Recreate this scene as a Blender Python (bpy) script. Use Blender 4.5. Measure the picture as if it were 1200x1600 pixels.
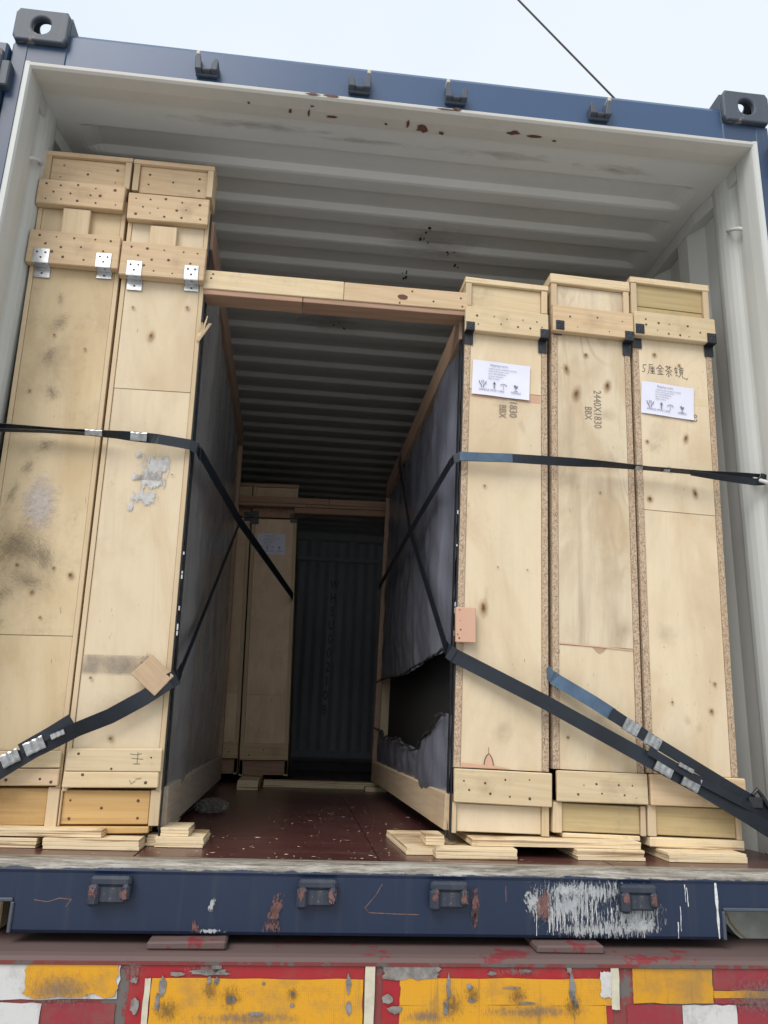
import bpy, bmesh, math, random
from mathutils import Vector, Matrix, Euler
R = math.radians
for o in list(bpy.data.objects):
    bpy.data.objects.remove(o)
S = bpy.context.scene
COL = S.collection
rnd = random.Random(11)

# ------------------------------------------------------------------ camera
cd = bpy.data.cameras.new('camera')
cam = bpy.data.objects.new('camera', cd); COL.objects.link(cam)
cam.location = (-.2233, -2.0175, .4841)
cam.rotation_euler = (1.8383, -.0345, -.1059)
cd.sensor_fit = 'VERTICAL'; cd.sensor_height = 24; cd.lens = 24*1210.9/1600
cd.clip_start = .02; cd.clip_end = 900
S.camera = cam
S.render.resolution_x = 768; S.render.resolution_y = 1024

# ------------------------------------------------------------------ sky, sun, exposure
SUN_EL, SUN_AZ = R(48), R(215)          # azimuth measured clockwise from +Y
w = bpy.data.worlds.new('World'); S.world = w; w.use_nodes = True
nt = w.node_tree; nt.nodes.clear()
sky = nt.nodes.new('ShaderNodeTexSky'); sky.sky_type = 'NISHITA'; sky.sun_disc = False
sky.sun_elevation = SUN_EL; sky.sun_rotation = SUN_AZ
sky.air_density = 1.0; sky.dust_density = 4.0; sky.ozone_density = 1.0
mixw = nt.nodes.new('ShaderNodeMixRGB'); mixw.inputs[0].default_value = .80
# a thin overcast veil over the clear sky
tcw = nt.nodes.new('ShaderNodeTexCoord')
nzw = nt.nodes.new('ShaderNodeTexNoise'); nzw.inputs['Scale'].default_value = 1.3; nzw.inputs['Detail'].default_value = 3
rpw = nt.nodes.new('ShaderNodeValToRGB')
rpw.color_ramp.elements[0].position = .3; rpw.color_ramp.elements[0].color = (.66, .74, .80, 1)
rpw.color_ramp.elements[1].position = .7; rpw.color_ramp.elements[1].color = (.82, .83, .82, 1)
mulw = nt.nodes.new('ShaderNodeVectorMath'); mulw.operation = 'SCALE'; mulw.inputs['Scale'].default_value = 6.0
bg = nt.nodes.new('ShaderNodeBackground'); bg.inputs[1].default_value = .106
ow = nt.nodes.new('ShaderNodeOutputWorld')
L = nt.links.new
L(tcw.outputs['Generated'], nzw.inputs['Vector']); L(nzw.outputs[0], rpw.inputs[0]); L(rpw.outputs[0], mulw.inputs[0])
L(sky.outputs[0], mixw.inputs[1]); L(mulw.outputs[0], mixw.inputs[2])
L(mixw.outputs[0], bg.inputs[0]); L(bg.outputs[0], ow.inputs[0])
sd = bpy.data.lights.new('sun', 'SUN'); sd.energy = 1.1; sd.angle = R(35); sd.color = (1, .96, .9)
sun = bpy.data.objects.new('sun', sd); COL.objects.link(sun)
dirv = Vector((math.sin(SUN_AZ)*math.cos(SUN_EL), math.cos(SUN_AZ)*math.cos(SUN_EL), math.sin(SUN_EL)))
sun.rotation_euler = dirv.to_track_quat('Z', 'Y').to_euler()
sun.location = dirv*40
S.view_settings.view_transform = 'Standard'; S.view_settings.look = 'None'
S.view_settings.exposure = 1.12; S.view_settings.gamma = 1; S.view_settings.use_curve_mapping = False
S.render.engine = 'CYCLES'
try:
    S.cycles.max_bounces = 10; S.cycles.diffuse_bounces = 7; S.cycles.transparent_max_bounces = 32
except Exception:
    pass

# ------------------------------------------------------------------ materials
def base_mat(name):
    m = bpy.data.materials.new(name); m.use_nodes = True
    n = m.node_tree; b = n.nodes['Principled BSDF']
    return m, n, b
def N(n, t, **k):
    x = n.nodes.new(t)
    for a, v in k.items():
        if a.startswith('i_'):
            x.inputs[a[2:]].default_value = v
        else:
            setattr(x, a, v)
    return x
def ramp(n, src, stops):
    r = n.nodes.new('ShaderNodeValToRGB')
    e = r.color_ramp.elements
    while len(e) < len(stops): e.new(.5)
    for i, (p, c) in enumerate(stops):
        e[i].position = p
        e[i].color = (c, c, c, 1) if isinstance(c, (int, float)) else (*c, 1)
    n.links.new(src, r.inputs[0]); return r.outputs[0]
def mix(n, f, a, b, mode='MIX'):
    x = n.nodes.new('ShaderNodeMixRGB'); x.blend_type = mode
    for i, v in ((0, f), (1, a), (2, b)):
        if isinstance(v, bpy.types.NodeSocket): n.links.new(v, x.inputs[i])
        elif i == 0: x.inputs[0].default_value = v
        else: x.inputs[i].default_value = (*v, 1) if len(v) == 3 else v
    return x.outputs[0]
def coords(n, scale=(1, 1, 1), rand=True):
    tc = n.nodes.new('ShaderNodeTexCoord'); src = tc.outputs['Object']
    if rand:
        oi = n.nodes.new('ShaderNodeObjectInfo')
        sc = N(n, 'ShaderNodeMath', operation='MULTIPLY'); n.links.new(oi.outputs['Random'], sc.inputs[0]); sc.inputs[1].default_value = 37.
        ad = N(n, 'ShaderNodeVectorMath', operation='ADD'); n.links.new(src, ad.inputs[0]); n.links.new(sc.outputs[0], ad.inputs[1])
        src = ad.outputs[0]
    mp = N(n, 'ShaderNodeMapping'); mp.inputs['Scale'].default_value = scale
    n.links.new(src, mp.inputs[0]); return mp.outputs[0]
def noise(n, vec, scale, detail=4, rough=.6, dist=0):
    x = N(n, 'ShaderNodeTexNoise'); x.inputs['Scale'].default_value = scale; x.inputs['Detail'].default_value = detail
    x.inputs['Roughness'].default_value = rough; x.inputs['Distortion'].default_value = dist
    n.links.new(vec, x.inputs['Vector']); return x.outputs[0]
def bump(n, b, h, strength=.2, dist=.002):
    x = N(n, 'ShaderNodeBump'); x.inputs['Strength'].default_value = strength; x.inputs['Distance'].default_value = dist
    n.links.new(h, x.inputs['Height']); n.links.new(x.outputs[0], b.inputs['Normal'])

def wood(name, light, dark, axis='z', knots=.5, dirt=.3, rough=.65, grain=1.0, tint=.25, dirtc=(.20, .17, .13), fig=.3):
    m, n, b = base_mat(name)
    sc = {'x': (1.8, 70, 70), 'y': (70, 1.8, 70), 'z': (70, 70, 1.8)}[axis]
    g = noise(n, coords(n, sc), 1.2, 5, .65, .6)
    col = ramp(n, g, [(.30, dark), (.47, tuple(.5*(l+d) + .12*(l-d) for l, d in zip(light, dark))), (.66, light)])
    flat = light
    col = mix(n, grain, flat, col)
    # cathedral figure
    sc2 = {'x': (.9, 9, 9), 'y': (9, .9, 9), 'z': (9, 9, .9)}[axis]
    wv = N(n, 'ShaderNodeTexWave', wave_type='BANDS', bands_direction='DIAGONAL')
    wv.inputs['Scale'].default_value = 2.2; wv.inputs['Distortion'].default_value = 7; wv.inputs['Detail'].default_value = 2.5; wv.inputs['Detail Scale'].default_value = .6
    n.links.new(coords(n, sc2), wv.inputs['Vector'])
    col = mix(n, ramp(n, wv.outputs[0], [(.55, 0.), (.95, fig)]), col, dark)
    # slow tint drift
    t = noise(n, coords(n, (1, 1, 1)), 3.2, 3, .5)
    col = mix(n, ramp(n, t, [(.42, 0.), (.75, tint)]), col, tuple(c*k for c, k in zip(dark, (1.05, .95, .85))))
    # per piece tone
    oi = n.nodes.new('ShaderNodeObjectInfo')
    col = mix(n, 1.0, col, ramp(n, oi.outputs['Random'], [(0, (.86, .85, .83)), (1, (1.05, 1.04, 1.02))]), 'MULTIPLY')
    if knots:
        ks = {'x': (5, 13, 13), 'y': (13, 5, 13), 'z': (13, 13, 5)}[axis]
        vo = N(n, 'ShaderNodeTexVoronoi'); n.links.new(coords(n, ks), vo.inputs['Vector']); vo.inputs['Scale'].default_value = .62
        pick = ramp(n, vo.outputs['Color'], [(.995-.35*knots, 0.), (1.0-.35*knots, 1.)])
        spot = ramp(n, vo.outputs['Distance'], [(.03, 1.), (.07, .75), (.16, .22), (.34, 0.)])
        f = N(n, 'ShaderNodeMath', operation='MULTIPLY'); n.links.new(pick, f.inputs[0]); n.links.new(spot, f.inputs[1])
        col = mix(n, f.outputs[0], col, (.13, .065, .03))
    if dirt:
        d1 = noise(n, coords(n, (1, 1, 1)), 5.5, 8, .75, .3)
        d2 = noise(n, coords(n, (60, 60, 60)), 1, 3, .6)
        dd = N(n, 'ShaderNodeMath', operation='MULTIPLY'); n.links.new(ramp(n, d1, [(.53, 0.), (.70, dirt)]), dd.inputs[0]); n.links.new(ramp(n, d2, [(.3, .25), (.6, 1.)]), dd.inputs[1])
        col = mix(n, dd.outputs[0], col, dirtc)
    n.links.new(col, b.inputs['Base Color']); b.inputs['Roughness'].default_value = rough
    b.inputs['Specular IOR Level'].default_value = .3
    bump(n, b, g, .25, .001)
    return m

def layered(name, light, dark):
    m, n, b = base_mat(name)
    c = noise(n, coords(n, (3, 3, 150)), 1, 3, .6, .25)
    col = ramp(n, c, [(.36, dark), (.46, light), (.6, light), (.68, tuple(.6*a+.4*d for a, d in zip(light, dark)))])
    s = noise(n, coords(n, (1, 1, 1)), 24, 5, .7)
    col = mix(n, ramp(n, s, [(.55, 0.), (.75, .35)]), col, (.25, .17, .10))
    n.links.new(col, b.inputs['Base Color']); b.inputs['Roughness'].default_value = .75
    bump(n, b, c, .6, .002); return m
def osb(name):
    m, n, b = base_mat(name)
    vo = N(n, 'ShaderNodeTexVoronoi'); vo.inputs['Scale'].default_value = 1; n.links.new(coords(n, (420, 420, 260)), vo.inputs['Vector'])
    bw = N(n, 'ShaderNodeSeparateColor'); n.links.new(vo.outputs['Color'], bw.inputs[0])
    col = ramp(n, bw.outputs[0], [(0, (.20, .13, .085)), (.25, (.34, .24, .16)), (.6, (.44, .34, .24)), (1, (.52, .42, .31))])
    s = noise(n, coords(n, (1, 1, 1)), 9, 4, .6)
    col = mix(n, ramp(n, s, [(.5, 0.), (.75, .4)]), col, (.40, .27, .17))
    n.links.new(col, b.inputs['Base Color']); b.inputs['Roughness'].default_value = .85
    bump(n, b, bw.outputs[0], .5, .002); return m

def metal_paint(name, col, wear=(.45, .45, .43), amt=.1, rough=.5, rust=0., edgez=None, streak=.2, dirt=(.12, .12, .11), chipscale=14):
    m, n, b = base_mat(name)
    v = coords(n, (1, 1, 1), False)
    a = noise(n, v, 3, 5, .6)
    c = mix(n, ramp(n, a, [(.35, 0.), (.7, .30)]), col, tuple(x*.72 + y*.28*.4 for x, y in zip(col, dirt)))
    st = noise(n, coords(n, (24, 24, 1.1), False), 1, 5, .7)
    c = mix(n, ramp(n, st, [(.52, 0.), (.78, streak)]), c, dirt)
    ch = noise(n, v, chipscale, 9, .72)
    c = mix(n, ramp(n, ch, [(.70-amt, 0.), (.715-amt, 1.)]), c, wear)
    rr = rough
    if rust:
        rs = noise(n, v, 7, 8, .7)
        c = mix(n, ramp(n, rs, [(.72-rust, 0.), (.74-rust, .9)]), c, (.13, .055, .035))
    if edgez:
        tc = N(n, 'ShaderNodeTexCoord'); sp = N(n, 'ShaderNodeSeparateXYZ'); n.links.new(tc.outputs['Object'], sp.inputs[0])
        e1 = N(n, 'ShaderNodeMapRange'); e1.inputs[1].default_value = edgez[0]; e1.inputs[2].default_value = edgez[1]; n.links.new(sp.outputs[2], e1.inputs[0])
        en = noise(n, coords(n, (6, 30, 30), False), 1.3, 8, .75)
        ad = N(n, 'ShaderNodeMath', operation='MULTIPLY_ADD'); n.links.new(en, ad.inputs[0]); ad.inputs[1].default_value = 1.6; ad.inputs[2].default_value = -.8
        a2 = N(n, 'ShaderNodeMath', operation='ADD'); n.links.new(e1.outputs[0], a2.inputs[0]); n.links.new(ad.outputs[0], a2.inputs[1])
        wc = noise(n, coords(n, (5, 60, 60), False), 1.5, 8, .8)
        wcol = ramp(n, wc, [(.38, (.08, .07, .055)), (.50, (.22, .20, .17)), (.64, (.40, .39, .36))])
        c = mix(n, ramp(n, a2.outputs[0], [(.42, 0.), (.5, 1.)]), c, wcol)
    n.links.new(c, b.inputs['Base Color']); b.inputs['Roughness'].default_value = rr
    b.inputs['Specular IOR Level'].default_value = .45
    bump(n, b, a, .15, .004)
    return m
def plain(name, col, rough=.6, metal=0, nscale=20, var=.25, bumpy=.1, spec=.5, scale=(1, 1, 1)):
    m, n, b = base_mat(name)
    a = noise(n, coords(n, scale), nscale, 5, .65)
    c = mix(n, ramp(n, a, [(.3, 0.), (.7, 1.)]), tuple(x*(1-var) for x in col), tuple(min(1, x*(1+var*.6)) for x in col))
    n.links.new(c, b.inputs['Base Color']); b.inputs['Roughness'].default_value = rough; b.inputs['Metallic'].default_value = metal
    b.inputs['Specular IOR Level'].default_value = spec
    if bumpy: bump(n, b, a, bumpy, .002)
    return m

M = {}
def plywood(name, light, mid, grey, fig=.25, dirt=.15, streak=0., flecks=.7):
    '''rotary cut veneer: broad cloudy tone, wavering contour figure, hair-fine grain, dark flecks'''
    m, n, b = base_mat(name)
    cl = noise(n, coords(n, (3.2, 3.2, 1.3)), 1.6, 5, .6, .8)
    col = ramp(n, cl, [(.32, mid), (.55, light), (.75, tuple(min(1, x*1.04) for x in light))])
    # wavering contours: bands taken from a slow noise field
    fld = noise(n, coords(n, (5.5, 5.5, 1.1)), 1., 2, .45, .6)
    m1 = N(n, 'ShaderNodeMath', operation='MULTIPLY'); n.links.new(fld, m1.inputs[0]); m1.inputs[1].default_value = 95.
    m2 = N(n, 'ShaderNodeMath', operation='SINE'); n.links.new(m1.outputs[0], m2.inputs[0])
    fade = noise(n, coords(n, (4, 4, 1.5)), 1.3, 3, .5)
    mm = N(n, 'ShaderNodeMath', operation='MULTIPLY'); n.links.new(ramp(n, m2.outputs[0], [(.3, 0.), (1., 1.)]), mm.inputs[0]); n.links.new(ramp(n, fade, [(.42, 0.), (.65, fig)]), mm.inputs[1])
    col = mix(n, mm.outputs[0], col, mid)
    g = noise(n, coords(n, (160, 160, 3)), 1, 5, .7, .3)
    col = mix(n, ramp(n, g, [(.45, 0.), (.75, .22)]), col, mid)
    gr = noise(n, coords(n, (9, 9, 1.2)), 1.1, 5, .65, .4)
    col = mix(n, ramp(n, gr, [(.52, 0.), (.72, .28+streak)]), col, grey)
    fk = noise(n, coords(n, (120, 120, 28)), 1, 3, .5)
    fm = noise(n, coords(n, (1, 1, 1)), 7, 2, .5)
    fx = N(n, 'ShaderNodeMath', operation='MULTIPLY'); n.links.new(ramp(n, fk, [(.70, 0.), (.735, flecks)]), fx.inputs[0]); n.links.new(ramp(n, fm, [(.5, 0.), (.6, 1.)]), fx.inputs[1])
    col = mix(n, fx.outputs[0], col, (.20, .12, .07))
    d1 = noise(n, coords(n, (1, 1, 1)), 6, 8, .75, .3); d2 = noise(n, coords(n, (70, 70, 70)), 1, 3, .6)
    dd = N(n, 'ShaderNodeMath', operation='MULTIPLY'); n.links.new(ramp(n, d1, [(.52, 0.), (.70, dirt)]), dd.inputs[0]); n.links.new(ramp(n, d2, [(.35, .1), (.6, 1.)]), dd.inputs[1])
    col = mix(n, dd.outputs[0], col, (.25, .20, .15))
    oi = n.nodes.new('ShaderNodeObjectInfo')
    col = mix(n, 1.0, col, ramp(n, oi.outputs['Random'], [(0, (.90, .89, .88)), (1, (1.03, 1.03, 1.03))]), 'MULTIPLY')
    n.links.new(col, b.inputs['Base Color']); b.inputs['Roughness'].default_value = .6; b.inputs['Specular IOR Level'].default_value = .3
    bump(n, b, g, .2, .0008); return m
M['ply'] = plywood('pale_plywood', (.64, .535, .385), (.55, .435, .285), (.46, .38, .29))
M['ply_warm'] = plywood('warm_plywood', (.60, .48, .31), (.51, .38, .22), (.42, .33, .21), fig=.25, dirt=.45)
M['ply_grain'] = plywood('grained_plywood', (.62, .53, .39), (.48, .37, .24), (.36, .28, .20), fig=.75, dirt=.2, streak=.40)
M['ply_rear'] = plywood('warm_rear_plywood', (.76, .58, .40), (.62, .44, .28), (.46, .32, .2), fig=.5, dirt=.4)
M['pine_x'] = wood('pine_board', (.60, .46, .31), (.48, .34, .20), 'x', knots=.10, dirt=.35, grain=.8, fig=.35)
M['pine_pale_x'] = wood('pale_pine_board', (.64, .53, .36), (.54, .42, .26), 'x', knots=.12, dirt=.35, grain=.8, fig=.35)
M['pine_z'] = wood('upright_board', (.58, .47, .33), (.48, .35, .20), 'z', knots=.05, dirt=.15, grain=.7, fig=.15)
M['orange_x'] = wood('orange_board', (.58, .39, .17), (.43, .25, .10), 'x', knots=.10, dirt=.25, grain=.8)
M['olive_x'] = wood('yellow_brown_board', (.50, .40, .22), (.38, .28, .14), 'x', knots=.06, dirt=.4, grain=.8, fig=.2)
M['brown_x'] = wood('red_brown_board', (.40, .26, .18), (.28, .16, .11), 'x', knots=.1, dirt=.3, grain=.8)
M['rail_y'] = wood('long_rail', (.38, .26, .19), (.26, .17, .12), 'y', knots=.05, dirt=.3, grain=.9)
M['plank_y'] = wood('grey_long_plank', (.44, .38, .31), (.33, .28, .22), 'y', knots=.06, dirt=.4, grain=.7)
M['plank_pale_y'] = wood('pale_long_plank', (.52, .42, .30), (.40, .30, .20), 'y', knots=.05, dirt=.3, grain=.8)
M['pink'] = wood('pink_board', (.60, .38, .28), (.54, .32, .23), 'z', knots=0, dirt=.1, grain=.5, fig=.1)
M['pad'] = wood('aged_pad', (.46, .34, .23), (.36, .25, .16), 'x', knots=.3, dirt=.4, grain=.6)
M['layer'] = layered('stacked_ply_edge', (.68, .55, .36), (.30, .19, .10))
M['layer_pale'] = layered('plank_edge_layers', (.64, .51, .33), (.46, .33, .19))
M['osb'] = osb('chipboard_edge')
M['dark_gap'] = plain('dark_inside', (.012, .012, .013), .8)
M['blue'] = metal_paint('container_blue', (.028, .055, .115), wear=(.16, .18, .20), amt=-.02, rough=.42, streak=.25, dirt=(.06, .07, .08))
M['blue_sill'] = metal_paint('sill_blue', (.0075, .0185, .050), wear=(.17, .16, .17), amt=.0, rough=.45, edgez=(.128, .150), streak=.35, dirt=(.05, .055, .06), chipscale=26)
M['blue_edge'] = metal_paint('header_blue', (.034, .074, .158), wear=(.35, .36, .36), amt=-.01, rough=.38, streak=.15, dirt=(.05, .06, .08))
M['grime_blue'] = metal_paint('grimy_blue', (.052, .066, .092), wear=(.22, .20, .18), amt=.07, rough=.55, streak=.3)
M['white'] = metal_paint('offwhite_paint', (.50, .52, .51), wear=(.30, .30, .28), amt=-.06, rough=.45, streak=.14, dirt=(.28, .28, .25))
M['lip'] = metal_paint('lip_paint', (.52, .51, .48), wear=(.26, .24, .21), amt=-.01, rough=.5, rust=.02, streak=.12, dirt=(.28, .28, .25))
M['roofm'] = metal_paint('roof_paint', (.58, .59, .59), wear=(.08, .08, .08), amt=-.09, rough=.5, streak=.10, dirt=(.40, .40, .39))
M['endw'] = metal_paint('end_wall_paint', (.50, .53, .57), wear=(.12, .12, .12), amt=-.08, rough=.5)
M['rust'] = plain('rust', (.12, .05, .035), .8, nscale=60)
M['pinkrust'] = plain('primer_scrape_line', (.17, .09, .08), .8, nscale=90, var=.5)
M['splash'] = plain('white_spill', (.60, .61, .62), .7, nscale=120, var=.35)
M['galv'] = plain('galvanised_steel', (.60, .61, .62), .25, 1.0, nscale=30, var=.3)
M['blacksteel'] = plain('black_steel', (.025, .028, .034), .35, .3, nscale=40, var=.5)
M['buckle'] = plain('buckle_steel', (.40, .41, .42), .33, .95, nscale=60, var=.45)
M['keeper'] = metal_paint('keeper_blue', (.020, .028, .048), wear=(.15, .12, .11), amt=.08, rough=.5, streak=.3)
M['nail'] = plain('nail_head', (.10, .06, .035), .6, .2)
M['ink'] = plain('ink', (.05, .045, .045), .8, var=.2, bumpy=0)
M['stencil'] = plain('stencil_ink', (.20, .165, .14), .8, var=.3, bumpy=0)
M['print'] = plain('grey_print', (.16, .16, .20), .7, var=.2, bumpy=0)
M['paper'] = plain('paper', (.66, .67, .80), .6, nscale=8, var=.06, bumpy=.3)
M['tornpaper'] = plain('torn_paper', (.62, .58, .56), .7, nscale=40, var=.15)
M['tornpaper_blue'] = plain('torn_paper_pale', (.63, .63, .64), .7, nscale=40, var=.15)
M['tape'] = plain('clear_tape', (.63, .52, .33), .25, nscale=30, var=.1)
M['smudge'] = plain('dust_smear', (.36, .30, .23), .9, nscale=50, var=.3)
M['number'] = plain('number_paint', (.10, .105, .12), .4, bumpy=0)
M['rubber'] = plain('tyre_rubber', (.02, .02, .02), .85, nscale=30)
M['rope'] = plain('cable_black', (.035, .03, .03), .6)

def strap_mat():
    m, n, b = base_mat('blue_black_webbing')
    a = noise(n, coords(n, (2, 2, 2), False), 6, 4, .6)
    c = ramp(n, a, [(.3, (.005, .008, .013)), (.7, (.012, .018, .029))])
    wv = N(n, 'ShaderNodeTexWave', bands_direction='DIAGONAL'); wv.inputs['Scale'].default_value = 150
    n.links.new(coords(n, (1, 1, 1), False), wv.inputs['Vector'])
    n.links.new(c, b.inputs['Base Color']); b.inputs['Roughness'].default_value = .45
    b.inputs['Specular IOR Level'].default_value = .4
    bump(n, b, wv.outputs[0], .15, .001); return m
M['strap'] = strap_mat()
def strap_pale():
    m, n, b = base_mat('pale_blue_webbing')
    a = noise(n, coords(n, (2, 2, 2), False), 9, 4, .6)
    n.links.new(ramp(n, a, [(.3, (.035, .065, .11)), (.7, (.07, .125, .20))]), b.inputs['Base Color'])
    b.inputs['Roughness'].default_value = .35; return m
M['strap_pale'] = strap_pale()

def film(name, c0, c1, rough=.22):
    m, n, b = base_mat(name)
    a = noise(n, coords(n, (1, 6, .8), False), 1.2, 4, .5, .5)
    c = ramp(n, a, [(.35, c0), (.62, c1), (.8, tuple(x*1.35 for x in c1))])
    f = noise(n, coords(n, (1, 1, 1), False), 40, 6, .7)
    c = mix(n, ramp(n, f, [(.55, 0.), (.85, .25)]), c, tuple(x*1.5 for x in c1))
    n.links.new(c, b.inputs['Base Color']); b.inputs['Roughness'].default_value = rough
    b.inputs['Specular IOR Level'].default_value = .8
    a2 = noise(n, coords(n, (1, 30, 5), False), 1, 6, .7, 1.)
    bump(n, b, a2, .5, .005); return m
M['film_grey'] = film('grey_film', (.20, .195, .195), (.26, .255, .255))
M['film_blue'] = film('bluish_film', (.12, .125, .16), (.18, .19, .24))

M['film_edge'] = film('film_edge_dark', (.022, .022, .022), (.04, .04, .038))
def floor_mat():
    m, n, b = base_mat('red_brown_floor')
    a = noise(n, coords(n, (2, 30, 1)), 1.2, 6, .7)
    c = ramp(n, a, [(.3, (.040, .014, .014)), (.55, (.080, .028, .026)), (.8, (.14, .06, .055))])
    d = noise(n, coords(n, (1, 1, 1)), 4, 8, .75)
    c = mix(n, ramp(n, d, [(.5, 0.), (.72, .5)]), c, (.11, .075, .065))
    s = noise(n, coords(n, (1, 1, 1)), 70, 4, .6)
    c = mix(n, ramp(n, s, [(.68, 0.), (.74, .6)]), c, (.25, .19, .14))
    n.links.new(c, b.inputs['Base Color']); b.inputs['Roughness'].default_value = .30
    bump(n, b, a, .3, .002); return m
M['floor'] = floor_mat()

def reflective(name, col, dark=.5, grime=.35):
    m, n, b = base_mat(name)
    vo = N(n, 'ShaderNodeTexVoronoi', feature='DISTANCE_TO_EDGE'); vo.inputs['Scale'].default_value = 1; vo.inputs['Randomness'].default_value = .05
    n.links.new(coords(n, (210, 210, 240), False), vo.inputs['Vector'])
    c = mix(n, ramp(n, vo.outputs['Distance'], [(.05, .45), (.16, 0.)]), col, tuple(x*dark for x in col))
    g = noise(n, coords(n, (1, 1, 1), False), 9, 8, .75)
    c = mix(n, ramp(n, g, [(.48, 0.), (.66, grime)]), c, (.13, .10, .07))
    st = noise(n, coords(n, (45, 1, 3), False), 1, 6, .7)
    c = mix(n, ramp(n, st, [(.58, 0.), (.72, grime*1.1)]), c, (.10, .07, .05))
    ch = noise(n, coords(n, (1, 1, 1), False), 26, 7, .7)
    c = mix(n, ramp(n, ch, [(.70, 0.), (.715, .8)]), c, (.17, .16, .15))
    n.links.new(c, b.inputs['Base Color']); b.inputs['Roughness'].default_value = .35
    bump(n, b, g, .25, .003); return m
M['r_yellow'] = reflective('yellow_reflector', (.60, .29, .010), .66, .45)
M['r_red'] = reflective('red_reflector', (.36, .012, .020), .55)
M['r_white'] = reflective('white_reflector', (.55, .55, .55), .8, .45)
M['r_darkred'] = reflective('dull_red_reflector', (.28, .025, .04), .6, .5)
M['grime'] = plain('torn_grey_tape', (.20, .185, .175), .8, nscale=60, var=.5, bumpy=.6)
M['trailer_top'] = metal_paint('trailer_grey_dust', (.105, .068, .064), wear=(.16, .020, .025), amt=.115, rough=.75, streak=0, dirt=(.2, .2, .2), chipscale=5)
M['trailer_red'] = metal_paint('trailer_red', (.19, .035, .035), wear=(.11, .10, .095), amt=.19, rough=.6, streak=.5, chipscale=9)
M['trailer_dark'] = plain('chassis_dark', (.05, .045, .045), .75)
M['beige'] = plain('strip_beige', (.50, .47, .37), .6, nscale=30, var=.2)
M['ground'] = plain('yard_concrete', (.42, .41, .39), .9, nscale=3, var=.25)
M['bag'] = film('clear_bag', (.12, .12, .115), (.24, .24, .23), .25)
M['bag'].node_tree.nodes['Principled BSDF'].inputs['Alpha'].default_value = .38
M['mud'] = plain('grey_mudguard', (.42, .44, .40), .5)

def stain_mat(name, col, scale=(40, 1, 40), lo=.45, hi=.6, fall=1.2, alpha=1., col2=None, detail=7, rough=.75, mask=(2, 0, 2)):
    '''thin see-through layer: noise breaks it up, it fades out towards the edge of its own sheet'''
    m, n, b = base_mat(name)
    tc = N(n, 'ShaderNodeTexCoord')
    sub = N(n, 'ShaderNodeVectorMath', operation='SUBTRACT'); n.links.new(tc.outputs['Generated'], sub.inputs[0]); sub.inputs[1].default_value = (.5, .5, .5)
    mu = N(n, 'ShaderNodeVectorMath', operation='MULTIPLY'); n.links.new(sub.outputs[0], mu.inputs[0]); mu.inputs[1].default_value = mask
    ln = N(n, 'ShaderNodeVectorMath', operation='LENGTH'); n.links.new(mu.outputs[0], ln.inputs[0])
    a = noise(n, coords(n, scale), 1, detail, .72, .4)
    # value = noise + (1-len)*fall*.3 -.3*...
    f = N(n, 'ShaderNodeMath', operation='SUBTRACT'); f.inputs[0].default_value = 1.; n.links.new(ln.outputs['Value'], f.inputs[1])
    f2 = N(n, 'ShaderNodeMath', operation='MULTIPLY_ADD'); n.links.new(f.outputs[0], f2.inputs[0]); f2.inputs[1].default_value = .35*fall; n.links.new(a, f2.inputs[2])
    f3 = N(n, 'ShaderNodeMath', operation='SUBTRACT'); n.links.new(f2.outputs[0], f3.inputs[0]); f3.inputs[1].default_value = .12*fall
    al = ramp(n, f3.outputs[0], [(lo, 0.), (hi, alpha)])
    cc = noise(n, coords(n, (1, 1, 1)), 60, 5, .7)
    n.links.new(mix(n, ramp(n, cc, [(.35, 0.), (.65, 1.)]), col, col2 or tuple(x*.7 for x in col)), b.inputs['Base Color'])
    b.inputs['Roughness'].default_value = rough; n.links.new(al, b.inputs['Alpha']); return m
def knot_mat(name):
    m, n, b = base_mat(name)
    tc = N(n, 'ShaderNodeTexCoord')
    sub = N(n, 'ShaderNodeVectorMath', operation='SUBTRACT'); n.links.new(tc.outputs['Generated'], sub.inputs[0]); sub.inputs[1].default_value = (.5, .5, .5)
    mu = N(n, 'ShaderNodeVectorMath', operation='MULTIPLY'); n.links.new(sub.outputs[0], mu.inputs[0]); mu.inputs[1].default_value = (2, 0, 2)
    ln = N(n, 'ShaderNodeVectorMath', operation='LENGTH'); n.links.new(mu.outputs[0], ln.inputs[0])
    wob = noise(n, coords(n, (90, 1, 90)), 1, 4, .7)
    ad = N(n, 'ShaderNodeMath', operation='MULTIPLY_ADD'); n.links.new(wob, ad.inputs[0]); ad.inputs[1].default_value = .5; ad.inputs[2].default_value = -.25
    r_ = N(n, 'ShaderNodeMath', operation='ADD'); n.links.new(ln.outputs['Value'], r_.inputs[0]); n.links.new(ad.outputs[0], r_.inputs[1])
    n.links.new(ramp(n, r_.outputs[0], [(.0, (.07, .03, .015)), (.16, (.12, .06, .03)), (.3, (.30, .18, .09)), (.5, (.38, .25, .13))]), b.inputs['Base Color'])
    n.links.new(ramp(n, r_.outputs[0], [(.18, 1.), (.34, .62), (.6, .22), (.9, 0.)]), b.inputs['Alpha'])
    b.inputs['Roughness'].default_value = .7; return m
M['s_knot'] = knot_mat('knot_mark')
M['s_spill'] = stain_mat('white_spill_layer', (.40, .42, .44), (230, 1, 38), .50, .56, .62, .9)
M['s_spill2'] = stain_mat('white_spill_dense', (.42, .44, .46), (150, 1, 70), .49, .57, .85, .9)
M['s_hand'] = stain_mat('dark_scuff', (.16, .13, .095), (420, 1, 70), .49, .74, .75, .55, None, 5)
M['s_hand2'] = stain_mat('dark_scuff_slant', (.16, .13, .095), (70, 1, 420), .49, .74, .75, .55, None, 5)
M['s_soft'] = stain_mat('soft_dirt', (.30, .23, .15), (20, 1, 20), .42, .85, 1.2, .2)
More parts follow.
